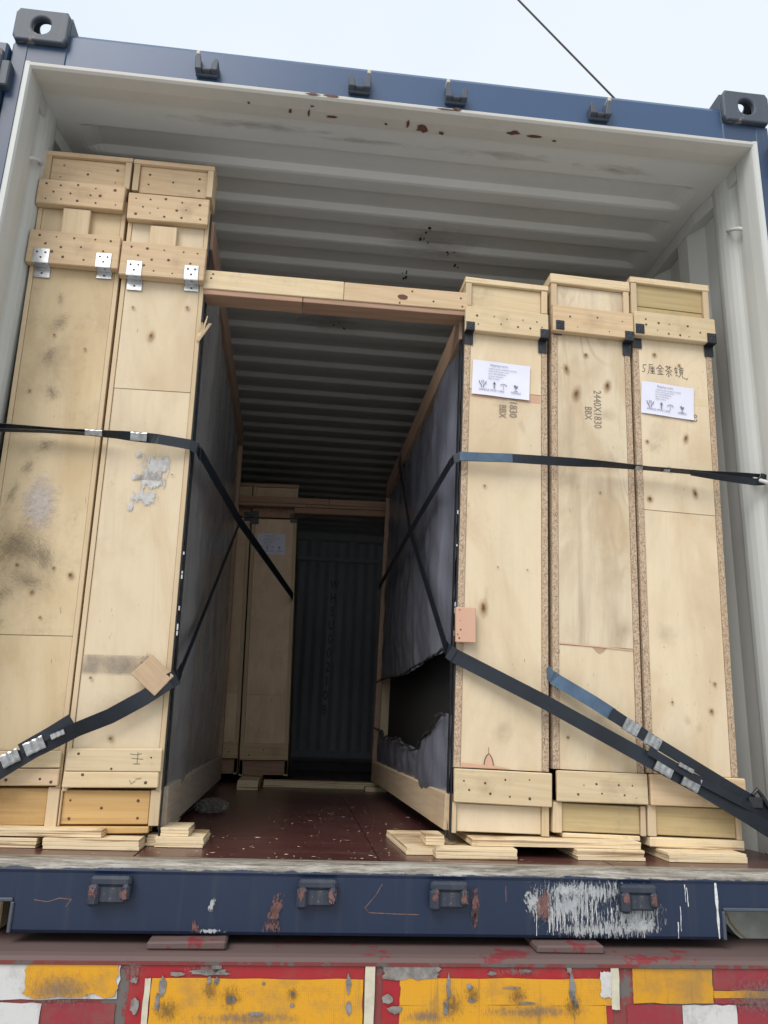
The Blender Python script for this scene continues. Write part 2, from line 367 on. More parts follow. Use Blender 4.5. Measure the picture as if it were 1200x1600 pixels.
M['s_paper'] = stain_mat('paper_remnant', (.52, .46, .42), (60, 1, 80), .44, .66, 1.0, .6, (.60, .55, .52))
M['s_paper2'] = stain_mat('paper_remnant_pale', (.55, .55, .55), (70, 1, 26), .45, .54, .9, .9)
M['s_band'] = stain_mat('dust_band', (.34, .28, .22), (40, 1, 20), .25, .6, .3, .75)
M['s_pink'] = stain_mat('primer_scrape', (.21, .105, .095), (160, 1, 70), .47, .55, .8, .85, (.10, .045, .04))
M['s_ceil'] = stain_mat('ceiling_grime', (.22, .19, .15), (9, 30, 1), .44, .80, .9, .35, mask=(2, 2, 0))
M['s_rust'] = stain_mat('brown_grime', (.13, .08, .04), (240, 1, 120), .48, .68, .8, .65)
M['s_grey'] = stain_mat('grey_grime', (.17, .15, .14), (190, 1, 90), .47, .66, .8, .6)
# ------------------------------------------------------------------ mesh helpers
def rot(v, a, c=(0, 0)):
    return v
def link_mesh(name, bm, mat, parent=None, smooth=False, loc=None):
    me = bpy.data.meshes.new(name); bm.normal_update(); bm.to_mesh(me); bm.free()
    mats = mat if isinstance(mat, (list, tuple)) else [mat]
    for q in mats: me.materials.append(M[q] if isinstance(q, str) else q)
    if smooth:
        for p in me.polygons: p.use_smooth = True
    o = bpy.data.objects.new(name, me); COL.objects.link(o)
    if parent: o.parent = parent
    if loc: o.location = loc
    return o
def tag(o, label=None, cat=None, group=None, kind=None):
    if label: o['label'] = label
    if cat: o['category'] = cat
    if group: o['group'] = group
    if kind: o['kind'] = kind
    return o
def empty(name, loc=(0, 0, 0), rotz=0, lean=0):
    o = bpy.data.objects.new(name, None); COL.objects.link(o); o.location = loc
    o.rotation_euler = (0, lean, rotz); o.empty_display_size = .1; return o
def add_box(bm, x0, x1, y0, y1, z0, z1, bev=.0015, jit=0, mi=0):
    b2 = bmesh.new()
    bmesh.ops.create_cube(b2, size=1)
    for v in b2.verts:
        v.co = Vector(((x0+x1)/2+v.co.x*(x1-x0), (y0+y1)/2+v.co.y*(y1-y0), (z0+z1)/2+v.co.z*(z1-z0)))
        if jit: v.co += Vector((rnd.uniform(-jit, jit), rnd.uniform(-jit, jit)*.3, rnd.uniform(-jit, jit)))
    if bev:
        bmesh.ops.bevel(b2, geom=b2.edges[:], offset=bev, segments=1, affect='EDGES', clamp_overlap=True)
    for f in b2.faces: f.material_index = mi
    merge(bm, b2)
def merge(bm, b2):
    me = bpy.data.meshes.new('t'); b2.to_mesh(me); b2.free(); bm.from_mesh(me); bpy.data.meshes.remove(me)
def box(name, mat, parent, x0, x1, y0, y1, z0, z1, bev=.0015, jit=0):
    """mesh whose own origin is at its centre"""
    cx, cy, cz = (x0+x1)/2, (y0+y1)/2, (z0+z1)/2
    bm = bmesh.new(); add_box(bm, x0-cx, x1-cx, y0-cy, y1-cy, z0-cz, z1-cz, bev, jit)
    return link_mesh(name, bm, mat, parent, loc=(cx, cy, cz))
def sheet_xz(name, mat, parent, pts, y, t=.0012):
    """thin irregular flat piece lying on a front (xz) plane; its face at y - t"""
    bm = bmesh.new()
    f = [bm.verts.new((p[0], y-t, p[1])) for p in pts]; bk = [bm.verts.new((p[0], y, p[1])) for p in pts]
    bm.faces.new(f)
    for i in range(len(pts)):
        j = (i+1) % len(pts); bm.faces.new((f[j], f[i], bk[i], bk[j]))
    bmesh.ops.recalc_face_normals(bm, faces=bm.faces[:])
    if name is None: return bm
    return link_mesh(name, bm, mat, parent)
def stain(parent, mat, cx, cz, w, h, y, ang=0, name='stain', label=None):
    bm = bmesh.new(); bmesh.ops.create_grid(bm, x_segments=1, y_segments=1, size=.5)
    for v in bm.verts: v.co = Vector((v.co.x*w, 0, v.co.y*h))
    bmesh.ops.recalc_face_normals(bm, faces=bm.faces[:])
    o = link_mesh(name, bm, mat, parent, loc=(cx, y, cz)); o.rotation_euler = (0, ang, 0)
    if label: o['label'] = label
    return o
def blob(cx, cz, rx, rz, n=14, j=.35):
    return [(cx+rx*math.cos(a)*(1+rnd.uniform(-j, j)), cz+rz*math.sin(a)*(1+rnd.uniform(-j, j))) for a in [2*math.pi*i/n for i in range(n)]]
def extrude_profile(bm, pts, axis, a0, a1, closed=False, flip=False):
    """pts: 2D list. axis 'x': pts=(y,z); axis 'z': pts=(x,y); axis 'y': pts=(x,z)"""
    def mk(p, a):
        return {'x': (a, p[0], p[1]), 'z': (p[0], p[1], a), 'y': (p[0], a, p[1])}[axis]
    A = [bm.verts.new(mk(p, a0)) for p in pts]; B = [bm.verts.new(mk(p, a1)) for p in pts]
    n = len(pts)
    for i in range(n if closed else n-1):
        j = (i+1) % n; bm.faces.new((A[i], A[j], B[j], B[i]))
    if closed:
        bm.faces.new(A[::-1]); bm.faces.new(B)
        bmesh.ops.recalc_face_normals(bm, faces=bm.faces[:])
def tube(bm, pts, r, seg=8, caps=True):
    rings = []
    pts = [Vector(p) for p in pts]
    for i, p in enumerate(pts):
        d = (pts[min(i+1, len(pts)-1)]-pts[max(i-1, 0)]).normalized()
        u = d.cross(Vector((0, 0, 1)));
        if u.length < .05: u = d.cross(Vector((0, 1, 0)))
        u.normalize(); v = d.cross(u)
        rr = r[i] if isinstance(r, (list, tuple)) else r
        rings.append([bm.verts.new(p+u*math.cos(2*math.pi*k/seg)*rr+v*math.sin(2*math.pi*k/seg)*rr) for k in range(seg)])
    for a, b in zip(rings, rings[1:]):
        for k in range(seg):
            bm.faces.new((a[k], a[(k+1) % seg], b[(k+1) % seg], b[k]))
    if caps and seg > 2:
        bm.faces.new(rings[0][::-1]); bm.faces.new(rings[-1])
def disc(bm, x, y, z, r, seg=7, h=.0012):
    """small domed disc facing -y"""
    c = bm.verts.new((x, y-h, z)); ring = [bm.verts.new((x+r*math.cos(2*math.pi*k/seg), y, z+r*math.sin(2*math.pi*k/seg))) for k in range(seg)]
    for k in range(seg): bm.faces.new((c, ring[k], ring[(k+1) % seg]))
def nails(parent, pts, y, r=.0042):
    bm = bmesh.new()
    for (x, z) in pts: disc(bm, x+rnd.uniform(-.003, .003), y-.0004, z+rnd.uniform(-.003, .003), r*rnd.uniform(.55, 1.25))
    o = link_mesh('nail_heads', bm, 'nail', parent); o['kind'] = 'stuff'
    return o
FONT_CACHE = {}
def text_bm(s, size, align='LEFT'):
    cu = bpy.data.curves.new('txt', 'FONT'); cu.body = s; cu.size = size; cu.align_x = align; cu.resolution_u = 2
    ob = bpy.data.objects.new('txt', cu); COL.objects.link(ob)
    dg = bpy.context.evaluated_depsgraph_get(); me = bpy.data.meshes.new_from_object(ob.evaluated_get(dg))
    bm = bmesh.new(); bm.from_mesh(me)
    bpy.data.objects.remove(ob); bpy.data.curves.remove(cu); bpy.data.meshes.remove(me)
    return bm
def text_xz(bm, s, size, x, y, z, angle=0, sx=1, align='LEFT', bold=0):
    """letters lie in the xz plane, readable from -y; angle counter-clockwise"""
    t = text_bm(s, size, align)
    ca, sa = math.cos(angle), math.sin(angle)
    for v in t.verts:
        a, b = v.co.x*sx, v.co.y
        v.co = Vector((x+a*ca-b*sa, y, z+a*sa+b*ca))
    merge(bm, t)
def stroke(bm, pts, y, w=.003):
    """pen stroke as a flat ribbon on the xz plane"""
    P = [Vector((p[0], p[1])) for p in pts]
    vs = []
    for i, p in enumerate(P):
        d = (P[min(i+1, len(P)-1)]-P[max(i-1, 0)]);  d = d.normalized() if d.length else Vector((1, 0))
        nn = Vector((-d.y, d.x))*w/2
        vs.append((bm.verts.new((p.x+nn.x, y, p.y+nn.y)), bm.verts.new((p.x-nn.x, y, p.y-nn.y))))
    for a, b in zip(vs, vs[1:]): bm.faces.new((a[0], b[0], b[1], a[1]))

# ------------------------------------------------------------------ ground
bm = bmesh.new(); bmesh.ops.create_grid(bm, x_segments=2, y_segments=2, size=400)
for v in bm.verts: v.co.z = -1.2
g = link_mesh('ground', bm, 'ground'); g['kind'] = 'structure'

# ------------------------------------------------------------------ shipping container
cont = tag(empty('shipping_container', (0, 0, 0)), 'blue shipping container with open doors and off-white ribbed inside, on a trailer', 'container')
HW, HB, FZ = 1.165, 2.372, .156
YE = 5.9
# header: profile (y,z) along x
bm = bmesh.new()
extrude_profile(bm, [(.012, 2.386), (.012, 2.505), (.022, 2.522), (.05, 2.535), (.10, 2.54), (.10, 2.39), (.05, 2.386)], 'x', -1.06, 1.06, closed=True)
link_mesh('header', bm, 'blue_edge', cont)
# front corner castings with oval holes
def holed_plate(bm, c, u, v, n, hu, hv, ru, rv, th):
    """plate centred at c with half sizes hu, hv along u, v, an oval hole, thickness th along n"""
    c, u, v, n = Vector(c), Vector(u), Vector(v), Vector(n); K = 32; lay = []
    for d in (0, th):
        o_, h_ = [], []
        for k in range(K):
            a = 2*math.pi*(k+.5)/K; ca, sa = math.cos(a), math.sin(a); q = 1/max(abs(ca)/hu, abs(sa)/hv)
            o_.append(bm.verts.new(c+n*d+u*ca*q+v*sa*q)); h_.append(bm.verts.new(c+n*d+u*ca*ru*(1+.1*abs(sa))+v*sa*rv))
        lay.append((o_, h_))
    for k in range(K):
        j = (k+1) % K
        for (o_, h_), fl in ((lay[0], 0), (lay[1], 1)): bm.faces.new((o_[k], o_[j], h_[j], h_[k]))
        bm.faces.new((lay[0][1][k], lay[0][1][j], lay[1][1][j], lay[1][1][k])); bm.faces.new((lay[0][0][k], lay[0][0][j], lay[1][0][j], lay[1][0][k]))
def casting(name, cx, cy, cz, sy=1, top=1):
    """hollow corner casting 162 x 178 x 118, oval holes in the end face, top and outer side"""
    bm = bmesh.new(); t = .022; sx_ = 1 if cx > 0 else -1
    holed_plate(bm, (0, 0, 0), (1, 0, 0), (0, 0, 1), (0, 1, 0), .081, .059, .027, .031, t)
    holed_plate(bm, (0, .1, top*.059), (1, 0, 0), (0, 1, 0), (0, 0, -top), .0805, .0775, .036, .060, t*.8)
    holed_plate(bm, (sx_*.0808, .1, 0), (0, 1, 0), (0, 0, 1), (-sx_, 0, 0), .0775, .0585, .040, .026, t*.6)
    bmesh.ops.recalc_face_normals(bm, faces=bm.faces[:])
    add_box(bm, *sorted((-sx_*.0808, -sx_*.066)), .0225, .178, -.0588, .0588, .001)
    add_box(bm, -.0655, .0655, .0225, .176, *sorted((-top*.0588, -top*.048)), .001)
    add_box(bm, -.0655, .0655, .168, .1775, -.046, .046, .001)
    for v in bm.verts: v.co.y *= sy
    bmesh.ops.recalc_face_normals(bm, faces=bm.faces[:])
    o = link_mesh(name, bm, 'grime_blue', cont, loc=(cx, cy, cz))
    bv = o.modifiers.new('bevel', 'BEVEL'); bv.width = .008; bv.segments = 3; bv.limit_method = 'ANGLE'; bv.angle_limit = R(60)
    return o
for sx in (-1, 1):
    casting('corner_casting', sx*1.138, -.012, 2.516)
    casting('corner_casting', sx*1.138, -.012, .059, 1, -1)
    casting('corner_casting', sx*1.138, YE+.16, 2.516, -1)
    casting('corner_casting', sx*1.138, YE+.16, .059, -1, -1)
    # corner post: blue outer post
    bm = bmesh.new(); add_box(bm, 1.169 if sx > 0 else -1.219, 1.219 if sx > 0 else -1.169, .006, .13, .118, 2.457, .006)
    po = link_mesh('corner_post', bm, 'blue', cont)
    # hinge lugs and pins on the outside of the post
    for hz in (.45, 1.05, 1.75, 2.32):
        bm = bmesh.new(); add_box(bm, sx*1.221-.02, sx*1.221+.02, -.022, .02, hz-.045, hz+.045, .004)
        tube(bm, [(sx*1.238, -.018, hz-.075), (sx*1.238, -.018, hz+.075)], .013, 10)
        link_mesh('hinge', bm, 'grime_blue', cont)
    # off-white inner jamb, profile in plan
    prof = [(1.170, .000), (1.166, -.004), (1.154, -.003), (1.150, .004), (1.149, .012), (1.147, .055), (1.149, .098), (1.152, .103), (1.160, .107), (1.162, .114), (1.162, .135),
            (1.159, .146), (1.152, .158), (1.145, .176), (1.141, .198), (1.140, .22), (1.144, .242), (1.152, .262), (1.160, .275), (1.172, .285), (1.174, .30), (1.174, .33)]
    prof = [(sx*x, y) for x, y in prof]
    bm = bmesh.new(); extrude_profile(bm, prof, 'z', FZ+.001, 2.386)
    link_mesh('door_jamb', bm, 'white', cont, smooth=False)
    # lashing rods in the jamb recess
    for lz in (.30, 1.25, 2.14):
        bm = bmesh.new(); tube(bm, [(sx*1.178, .09, lz-.03), (sx*1.144, .105, lz-.012), (sx*1.134, .135, lz+.004), (sx*1.140, .165, lz+.018), (sx*1.176, .18, lz+.03)], .0065, 8)
        link_mesh('lashing_bar', bm, 'white', cont, smooth=True)
    # corrugated side wall
    pts = []; y = .33; deep = .036; xo = 1.174
    pts.append((sx*xo, y)); y += .035
    while y < YE-.25:
        pts += [(sx*xo, y), (sx*(xo-deep), y+.068), (sx*(xo-deep), y+.068+.072), (sx*xo, y+.208), (sx*xo, y+.278)]
        y += .278
    pts.append((sx*xo, YE))
    bm = bmesh.new(); extrude_profile(bm, pts, 'z', FZ-.03, 2.36)
    link_mesh('side_wall', bm, 'white', cont)
    # outer skin side, blue (seen only from outside)
    pts2 = [(x+sx*.004, y) for x, y in pts]
    bm = bmesh.new(); extrude_profile(bm, pts2, 'z', .1, 2.45)
    link_mesh('outer_side_skin', bm, 'blue', cont)
    bm = bmesh.new(); f_ = [(1.186, .106), (1.152, .106), (1.150, .24), (1.131, .36), (1.131, YE), (1.186, YE)]
    extrude_profile(bm, [(sx*a, b) for a, b in f_], 'z', 2.322, 2.3725, closed=True)
    link_mesh('top_side_rail', bm, 'white', cont)
    box('bottom_side_rail', 'blue', cont, *(sorted((sx*1.17, sx*1.215))), .18, YE-.02, .02, .148, .004)
    # doors folded right back along the sides
    bm = bmesh.new(); pp = []; yy = .03
    x0 = 1.262
    while yy < 1.1:
        pp += [(sx*x0, yy), (sx*(x0+.03), yy+.05), (sx*(x0+.03), yy+.13), (sx*x0, yy+.18)]; yy += .22
    extrude_profile(bm, pp, 'z', .2, 2.40)
    dr = link_mesh('door', bm, 'blue', cont)
    fr = bmesh.new()
    add_box(fr, sx*x0-.02, sx*x0+.04, -.012, .045, .14, 2.44, .006); add_box(fr, sx*x0-.02, sx*x0+.04, 1.12, 1.17, .14, 2.44, .006)
    add_box(fr, sx*x0-.02, sx*x0+.04, .045, 1.12, .14, .21, .006); add_box(fr, sx*x0-.02, sx*x0+.04, .045, 1.12, 2.38, 2.44, .006)
    link_mesh('door_frame', fr, 'blue', dr)
    for ry in (.32, .82):
        bm = bmesh.new(); tube(bm, [(sx*(x0-.032), ry, .12), (sx*(x0-.032), ry, 2.46)], .016, 10)
        link_mesh('lock_rod', bm, 'galv', dr, smooth=True)
# off-white underside lip of the header with its rounded front bead
bm = bmesh.new()
extrude_profile(bm, [(.012, 2.386), (.002, 2.388), (-.004, 2.381), (-.003, 2.373), (.004, 2.367), (.05, 2.365), (.096, 2.367), (.103, 2.374), (.106, 2.386)], 'x', -1.165, 1.165, closed=False)
lip = link_mesh('header_lip', bm, 'lip', cont, smooth=False)
for sx in (-1, 1):                                   # blue field beside the lip, between header and post
    box('corner_plate', 'blue', cont, *(sorted((sx*1.058, sx*1.219))), .008, .10, 2.388, 2.458, .003)
# rust chips on the lip underside and its front bead
def chip_under(cx, cy, rx, ry):
    bm = bmesh.new(); n = 10
    c = [bm.verts.new((cx+rx*math.cos(2*math.pi*k/n)*rnd.uniform(.6, 1.25), cy+ry*math.sin(2*math.pi*k/n)*rnd.uniform(.5, 1.3), 2.3635)) for k in range(n)]
    bm.faces.new(c[::-1]); link_mesh('rust_chip', bm, 'rust', lip)
for q in [(-.37, .060, .006, .010), (-.31, .062, .004, .016), (-.235, .066, .020, .006), (-.06, .072, .006, .006), (.01, .06, .005, .02), (.06, .075, .02, .016), (.125, .085, .012, .008), (.36, .05, .024, .009), (.43, .056, .026, .006), (.50, .066, .008, .004), (-.50, .045, .004, .006), (-.30, .03, .006, .004)]:
    chip_under(*q)
for q in [(-.30, 2.378, .02, .004), (-.24, 2.379, .022, .004), (.16, 2.379, .012, .006), (.13, 2.3765, .03, .003)]:
    sheet_xz('rust_chip', 'rust', lip, blob(q[0], q[1], q[2], q[3]), -.0045, .0006)
# roof: ribbed sheet with rounded rib ends
def roof():
    bm = bmesh.new()
    xs = [-1.17, -1.13, -1.10, -1.085, -1.07, -1.055, -1.04, -1.02, -1.0, -.96, -.9] + [-.9+.12*i for i in range(1, 15)] + [.9, .96, 1.0, 1.02, 1.04, 1.055, 1.07, 1.085, 1.10, 1.13, 1.17]
    ys = [.10]
    y = .225
    pitch = .195; prof = [(0, 0), (.006, .35), (.020, 1), (.026, 1.0), (.1, 1.0), (.11, .95), (.130, .12), (.140, 0)]
    rows = [(.10, 0), (.2, 0)]
    while y < YE-.2:
        for a, h in prof: rows.append((y+a, h))
        y += pitch
    rows.append((YE, 0))
    grid = []
    for yy, h in rows:
        row = []
        for x in xs:
            e = min(1, max(0, (1.085-abs(x))/.07)); e = e*e*(3-2*e)
            row.append(bm.verts.new((x, yy, 2.374+.020*h*e)))
        grid.append(row)
    for a, b in zip(grid, grid[1:]):
        for i in range(len(xs)-1): bm.faces.new((a[i], b[i], b[i+1], a[i+1]))
    return bm
rf = link_mesh('roof_panel', roof(), 'roofm', cont, smooth=False)
box('roof_cover', 'blue', cont, -1.19, 1.19, .09, YE+.05, 2.42, 2.46, .004)
# little scratches on the roof
bm = bmesh.new()
for (x, y) in [(.165, .62), (.16, .68), (.28, .76), (.12, .93), (.11, .97), (-.16, 1.42), (-.12, 1.45), (.33, .85)]:
    for k in range(3):
        cx, cy = x+rnd.uniform(-.02, .02), y+rnd.uniform(-.02, .02); rx, ry = rnd.uniform(.002, .007), rnd.uniform(.004, .016)
        vs = [bm.verts.new((cx+rx*math.cos(a), cy+ry*math.sin(a), 2.3725)) for a in (0, 1.2, 2.4, 3.6, 5)]
        bm.faces.new(vs[::-1])
sc = link_mesh('roof_scratches', bm, 'ink', rf); sc['kind'] = 'stuff'
for q in ((.3, .165, .5, .05), (-.5, .15, .7, .05), (.75, .18, .3, .06), (-.1, .17, .4, .03), (.2, .7, .5, .3), (-.2, 1.4, .5, .3)):
    bm = bmesh.new(); vs = [bm.verts.new((a*q[2]/2, b*q[3]/2, 0)) for a, b in ((-1, -1), (-1, 1), (1, 1), (1, -1))]; bm.faces.new(vs)
    link_mesh('ceiling_stain', bm, 's_ceil', rf, loc=(q[0], q[1], 2.3725))
# end wall
pts = [(-1.17, YE-.01)]; x = -1.05
while x < 1.02:
    pts += [(x, YE-.01), (x+.045, YE-.05), (x+.10, YE-.05), (x+.145, YE-.01), (x+.20, YE-.01)]; x += .20
pts.append((1.17, YE-.01))
bm = bmesh.new(); extrude_profile(bm, pts, 'z', FZ, 2.30)
ew = link_mesh('end_wall', bm, 'endw', cont)
box('end_rail', 'endw', cont, -1.17, 1.17, YE-.085, YE-.052, 2.08, 2.12, .004)
box('end_header', 'endw', cont, -1.17, 1.17, YE-.09, YE, 2.30, 2.372, .004)
box('end_threshold', 'endw', cont, -1.17, 1.17, YE-.12, YE-.052, FZ, .22, .004)
bm = bmesh.new()
for i, ch in enumerate('WHSU002108'):
    text_xz(bm, ch, .135, .055-.004*i, YE-.053, 1.80-.138*i, 0, .62, 'CENTER')
tag(link_mesh('container_number', bm, 'number', ew), 'container number WHSU 002108 painted downwards')
# floor boards
xs = [-1.165, -.60, .0, .60, 1.165]; ys = [.052, 2.1, 4.1, YE-.01]
for i in range(len(xs)-1):
    for j in range(len(ys)-1):
        box('floor_board', 'floor', cont, xs[i]+.0018, xs[i+1]-.0018, ys[j]+.001, ys[j+1]-.001, FZ-.026, FZ, .001)
# door sill
bm = bmesh.new()
prof = [(.051, .157), (.022, .158), (.008, .154), (.001, .146), (-.003, .134), (.000, .127), (.000, .008), (.004, .001), (.05, .001), (.05, .12)]
extrude_profile(bm, prof, 'x', -.845, .852, closed=True)
top = [(.051, .157), (.022, .158), (.008, .154), (.001, .146), (-.003, .134), (.000, .127), (.000, .074), (.004, .068), (.05, .068)]
extrude_profile(bm, top, 'x', -1.06, -.8452, closed=True); extrude_profile(bm, top, 'x', .8522, 1.06, closed=True)
extrude_profile(bm, [(.051, .157), (.022, .158), (.008, .154), (.001, .146), (.001, .119), (.05, .119)], 'x', 1.0602, 1.165, closed=True)
extrude_profile(bm, [(.051, .157), (.022, .158), (.008, .154), (.001, .146), (.001, .119), (.05, .119)], 'x', -1.165, -1.0602, closed=True)
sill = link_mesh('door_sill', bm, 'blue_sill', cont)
# raised rims round the fork recesses
for sx in (-1, 1):
    bm = bmesh.new()
    xa, xb = (.853, 1.056) if sx > 0 else (-1.056, -.846)
    add_box(bm, xa, xb, -.006, .03, .066, .074, .002)
    xi = xa if sx > 0 else xb
    add_box(bm, xi-.004, xi+.004, -.006, .03, .001, .066, .002)
    link_mesh('recess_rim', bm, 'grime_blue', cont)
# paint spill, scrapes and scratches on the sill
def decal(name, mat, polys, y=-.0006, parent=sill, t=.0006, label=None):
    bm = bmesh.new()
    for p in polys: merge(bm, sheet_xz(None, None, None, p, y, t))
    o = link_mesh(name, bm, mat, parent)
    if label: o['label'] = label
    return o
def drip(x, z0, z1, w):
    z1 = max(z1, .004); n = 7; a_, b_ = [], []
    dx = 0
    for i in range(n):
        t = i/(n-1); z = z0+(z1-z0)*t; ww = w*(.5-.25*t)*rnd.uniform(.45, 1.25); dx += rnd.uniform(-.0008, .0008)
        a_.append((x-ww+dx, z)); b_.append((x+ww+dx, z))
    return a_+b_[::-1]
stain(sill, 's_spill', .46, .075, .20, .105, -.0030, name='paint_spill', label='white paint run spilt down the right half of the sill')
stain(sill, 's_spill', .62, .050, .17, .090, -.0033, name='paint_spill')
stain(sill, 's_spill', .52, .105, .32, .055, -.0036, name='paint_spill')
stain(sill, 's_spill', .53, .022, .26, .042, -.0039, name='paint_spill')
stain(sill, 's_spill2', .372, .078, .055, .085, -.0042, ang=-.6, name='paint_spill')
stain(sill, 's_spill2', .635, .030, .12, .045, -.0045, name='paint_spill')
stain(sill, 's_spill2', .455, .108, .12, .035, -.0048, name='paint_spill')
for k in range(26):
    x = rnd.uniform(.36, .67); decal('paint_drip', 'splash', [drip(x, rnd.uniform(.05, .11), rnd.uniform(.003, .03), rnd.uniform(.0015, .004))], y=-.0008)
for q in ((.838, .130, .002, .009), (.757, .125, .085, .002), (.762, .118, .075, .003), (.742, .075, .02, .0025), (.735, .04, .004, .003)):
    decal('paint_drip', 'splash', [drip(*q)])
for q in ((.225, .07, .022, .10, 0), (-.250, .055, .034, .09, .25), (-.258, .022, .05, .032, 0), (-.432, .020, .022, .03, 0), (.395, .075, .045, .085, 0), (.226, .04, .014, .05, 0)):
    stain(sill, 's_pink', q[0], q[1], q[2], q[3], -.005, q[4], 'primer_scrape')
stain(sill, 's_spill2', -.395, .010, .07, .012, -.005, 0, 'pale_scrape'); stain(sill, 's_spill2', -.398, .068, .014, .045, -.005, .2, 'pale_scrape')
for pl in ([(-.80, .070), (-.77, .066), (-.745, .074), (-.72, .072), (-.715, .076), (-.728, .056)], [(.0, .115), (-.015, .09), (-.04, .062), (-.03, .052), (.03, .05), (.09, .049)], [(.302, .115), (.303, .08)]):
    bm = bmesh.new(); stroke(bm, pl, -.0008, .0018); link_mesh('scratch', bm, 'pinkrust', sill)
# lock cams on header and sill
def keeper_top(x):
    bm = bmesh.new()
    add_box(bm, -.034, .034, -.016, -.002, -.034, -.024, .003)
    for s, h in ((-1, .036), (1, .014)):
        p = [(s*.034, -.03), (s*.014, -.03), (s*.016, -.004), (s*.021, h*.6), (s*.024, h), (s*.031, h), (s*.036, h*.4)]
        b2 = bmesh.new()
        f = [b2.verts.new((a, -.036, b)) for a, b in p]; k2 = [b2.verts.new((a, -.002, b)) for a, b in p]
        b2.faces.new(f); b2.faces.new(k2[::-1])
        for i in range(len(p)):
            j = (i+1) % len(p); b2.faces.new((f[i], f[j], k2[j], k2[i]))
        bmesh.ops.recalc_face_normals(b2, faces=b2.faces[:]); bmesh.ops.bevel(b2, geom=b2.edges[:], offset=.0025, segments=1, affect='EDGES')
        merge(bm, b2)
    add_box(bm, -.014, .014, -.030, -.002, -.028, -.018, .003)
    o = link_mesh('lock_keeper', bm, 'grime_blue', cont, loc=(x, .012, 2.44)); o.scale.x = -1 if x in (.63,) or x == -.155 else 1
    bm = bmesh.new(); add_box(bm, -.0335, -.0228, -.0372, -.004, .022, .0368, .002); link_mesh('worn_tip', bm, 'beige', o)
    return o
for x in (-.63, -.155, .155, .63): keeper_top(x)
def keeper_low(x):
    bm = bmesh.new()
    add_box(bm, -.046, .046, -.026, .0, .012, .034, .006)
    add_box(bm, -.048, -.022, -.032, .0, -.030, .018, .007)
    add_box(bm, .026, .046, -.032, .0, -.018, .018, .006)
    add_box(bm, -.03, .04, -.021, .0, -.024, .014, .004)
    o = link_mesh('lock_keeper', bm, 'keeper', cont, loc=(x, -.001, .092))
    for q in ((-.036, -.0335, .004), (.034, -.0335, .0)): stain(o, 's_pink', q[0], q[2], .022, .035, q[1], 0, 'worn_patch')
    return o
for x in (-.63, -.155, .16, .63): keeper_low(x)

# ------------------------------------------------------------------ semi trailer
tr = tag(empty('semi_trailer', (0, 0, -1.2)), 'grimy red trailer rear beam with yellow and red reflective plates under the container', 'trailer')
def tp(o):      # keep world coordinates while parenting to the trailer empty
    o.location.z += 1.2; return o
bm = bmesh.new()
extrude_profile(bm, [(.28, -.022), (-.055, -.022), (-.070, -.026), (-.076, -.034), (-.074, -.042), (-.066, -.046), (-.066, -.36), (.28, -.36)], 'x', -1.25, 1.25, closed=True)
for f in bm.faces:
    c = f.calc_center_median()
    f.material_index = 0 if (c.z > -.030 or f.normal.z > .5) else 1
tb = tp(link_mesh('rear_beam', bm, ['trailer_top', 'trailer_red'], tr))
for x0, x1 in ((-.532, -.357), (.365, .530)):
    tp(box('support_pad', 'trailer_top', tr, x0, x1, -.042, .10, -.0218, -.0035, .004, .002))
for sx in (-.42, .42):
    tp(box('chassis_rail', 'trailer_dark', tr, sx-.07, sx+.07, .28, 6.4, -.45, -.03, .006))
for y in (1.0, 2.4, 3.8, 5.2): tp(box('cross_member', 'trailer_dark', tr, -1.2, 1.2, y, y+.12, -.18, -.025, .006))
for y in (1.7, 3.0):
    bm = bmesh.new(); tube(bm, [(-1.0, y, -.70), (1.0, y, -.70)], .07, 12); tp(link_mesh('axle', bm, 'trailer_dark', tr))
    for x in (-1.0, 1.0):
        bm = bmesh.new(); tube(bm, [(x-.15, y, -.70), (x-.13, y, -.70), (x+.13, y, -.70), (x+.15, y, -.70)], [.44, .5, .5, .44], 28)
        wl = tp(link_mesh('wheel', bm, 'rubber', tr)); bm = bmesh.new(); tube(bm, [(x-.155, y, -.70), (x+.155, y, -.70)], .27, 20); link_mesh('rim', bm, 'mud', wl)
YP = -.0665
def plate(name, mat, x0, x1, z0, z1, depth, label=None, jit=.0015, parent=None):
    pts = []
    n = 8
    for i in range(n): pts.append((x0+(x1-x0)*i/n, z0+rnd.uniform(-jit, jit)))
    for i in range(n): pts.append((x1+rnd.uniform(-jit, jit), z0+(z1-z0)*i/n))
    for i in range(n): pts.append((x1-(x1-x0)*i/n, z1+rnd.uniform(-jit, jit)))
    for i in range(n): pts.append((x0+rnd.uniform(-jit, jit), z1-(z1-z0)*i/n))
    o = sheet_xz(name, mat, parent or tr, pts, YP-depth, .0012)
    if not parent: o.location.z += 1.2
    if label: o['label'] = label
    return o
PX = 1/560.
def X_(u): return (u-602.5)*.001732 - .0         # plate plane columns measured on the rear face
p1 = plate('reflective_plate', 'r_red', -.556, -.042, -.26, -.036, .001, 'red plate edging the left yellow field')
plate('reflective_field', 'r_yellow', -.508, -.044, -.26, -.069, .0035, parent=p1)
plate('edge_strip', 'beige', -.522, -.510, -.26, -.069, .005, jit=.001, parent=p1)
plate('edge_strip', 'beige', -.040, -.018, -.26, -.034, .005, jit=.001, parent=p1)
p2 = plate('reflective_plate', 'r_red', .001, .535, -.26, -.034, .001, 'red plate edging the right yellow field')
plate('reflective_field', 'r_yellow', .040, .533, -.120, -.066, .0035, parent=p2)
plate('reflective_field', 'r_yellow', .040, .517, -.26, -.1202, .0035, parent=p2)
plate('edge_strip', 'beige', .531, .550, -.128, -.031, .005, jit=.001, parent=p2)
plate('torn_tape', 'grime', .000, .126, -.066, -.033, .0045, jit=.005, parent=p2)
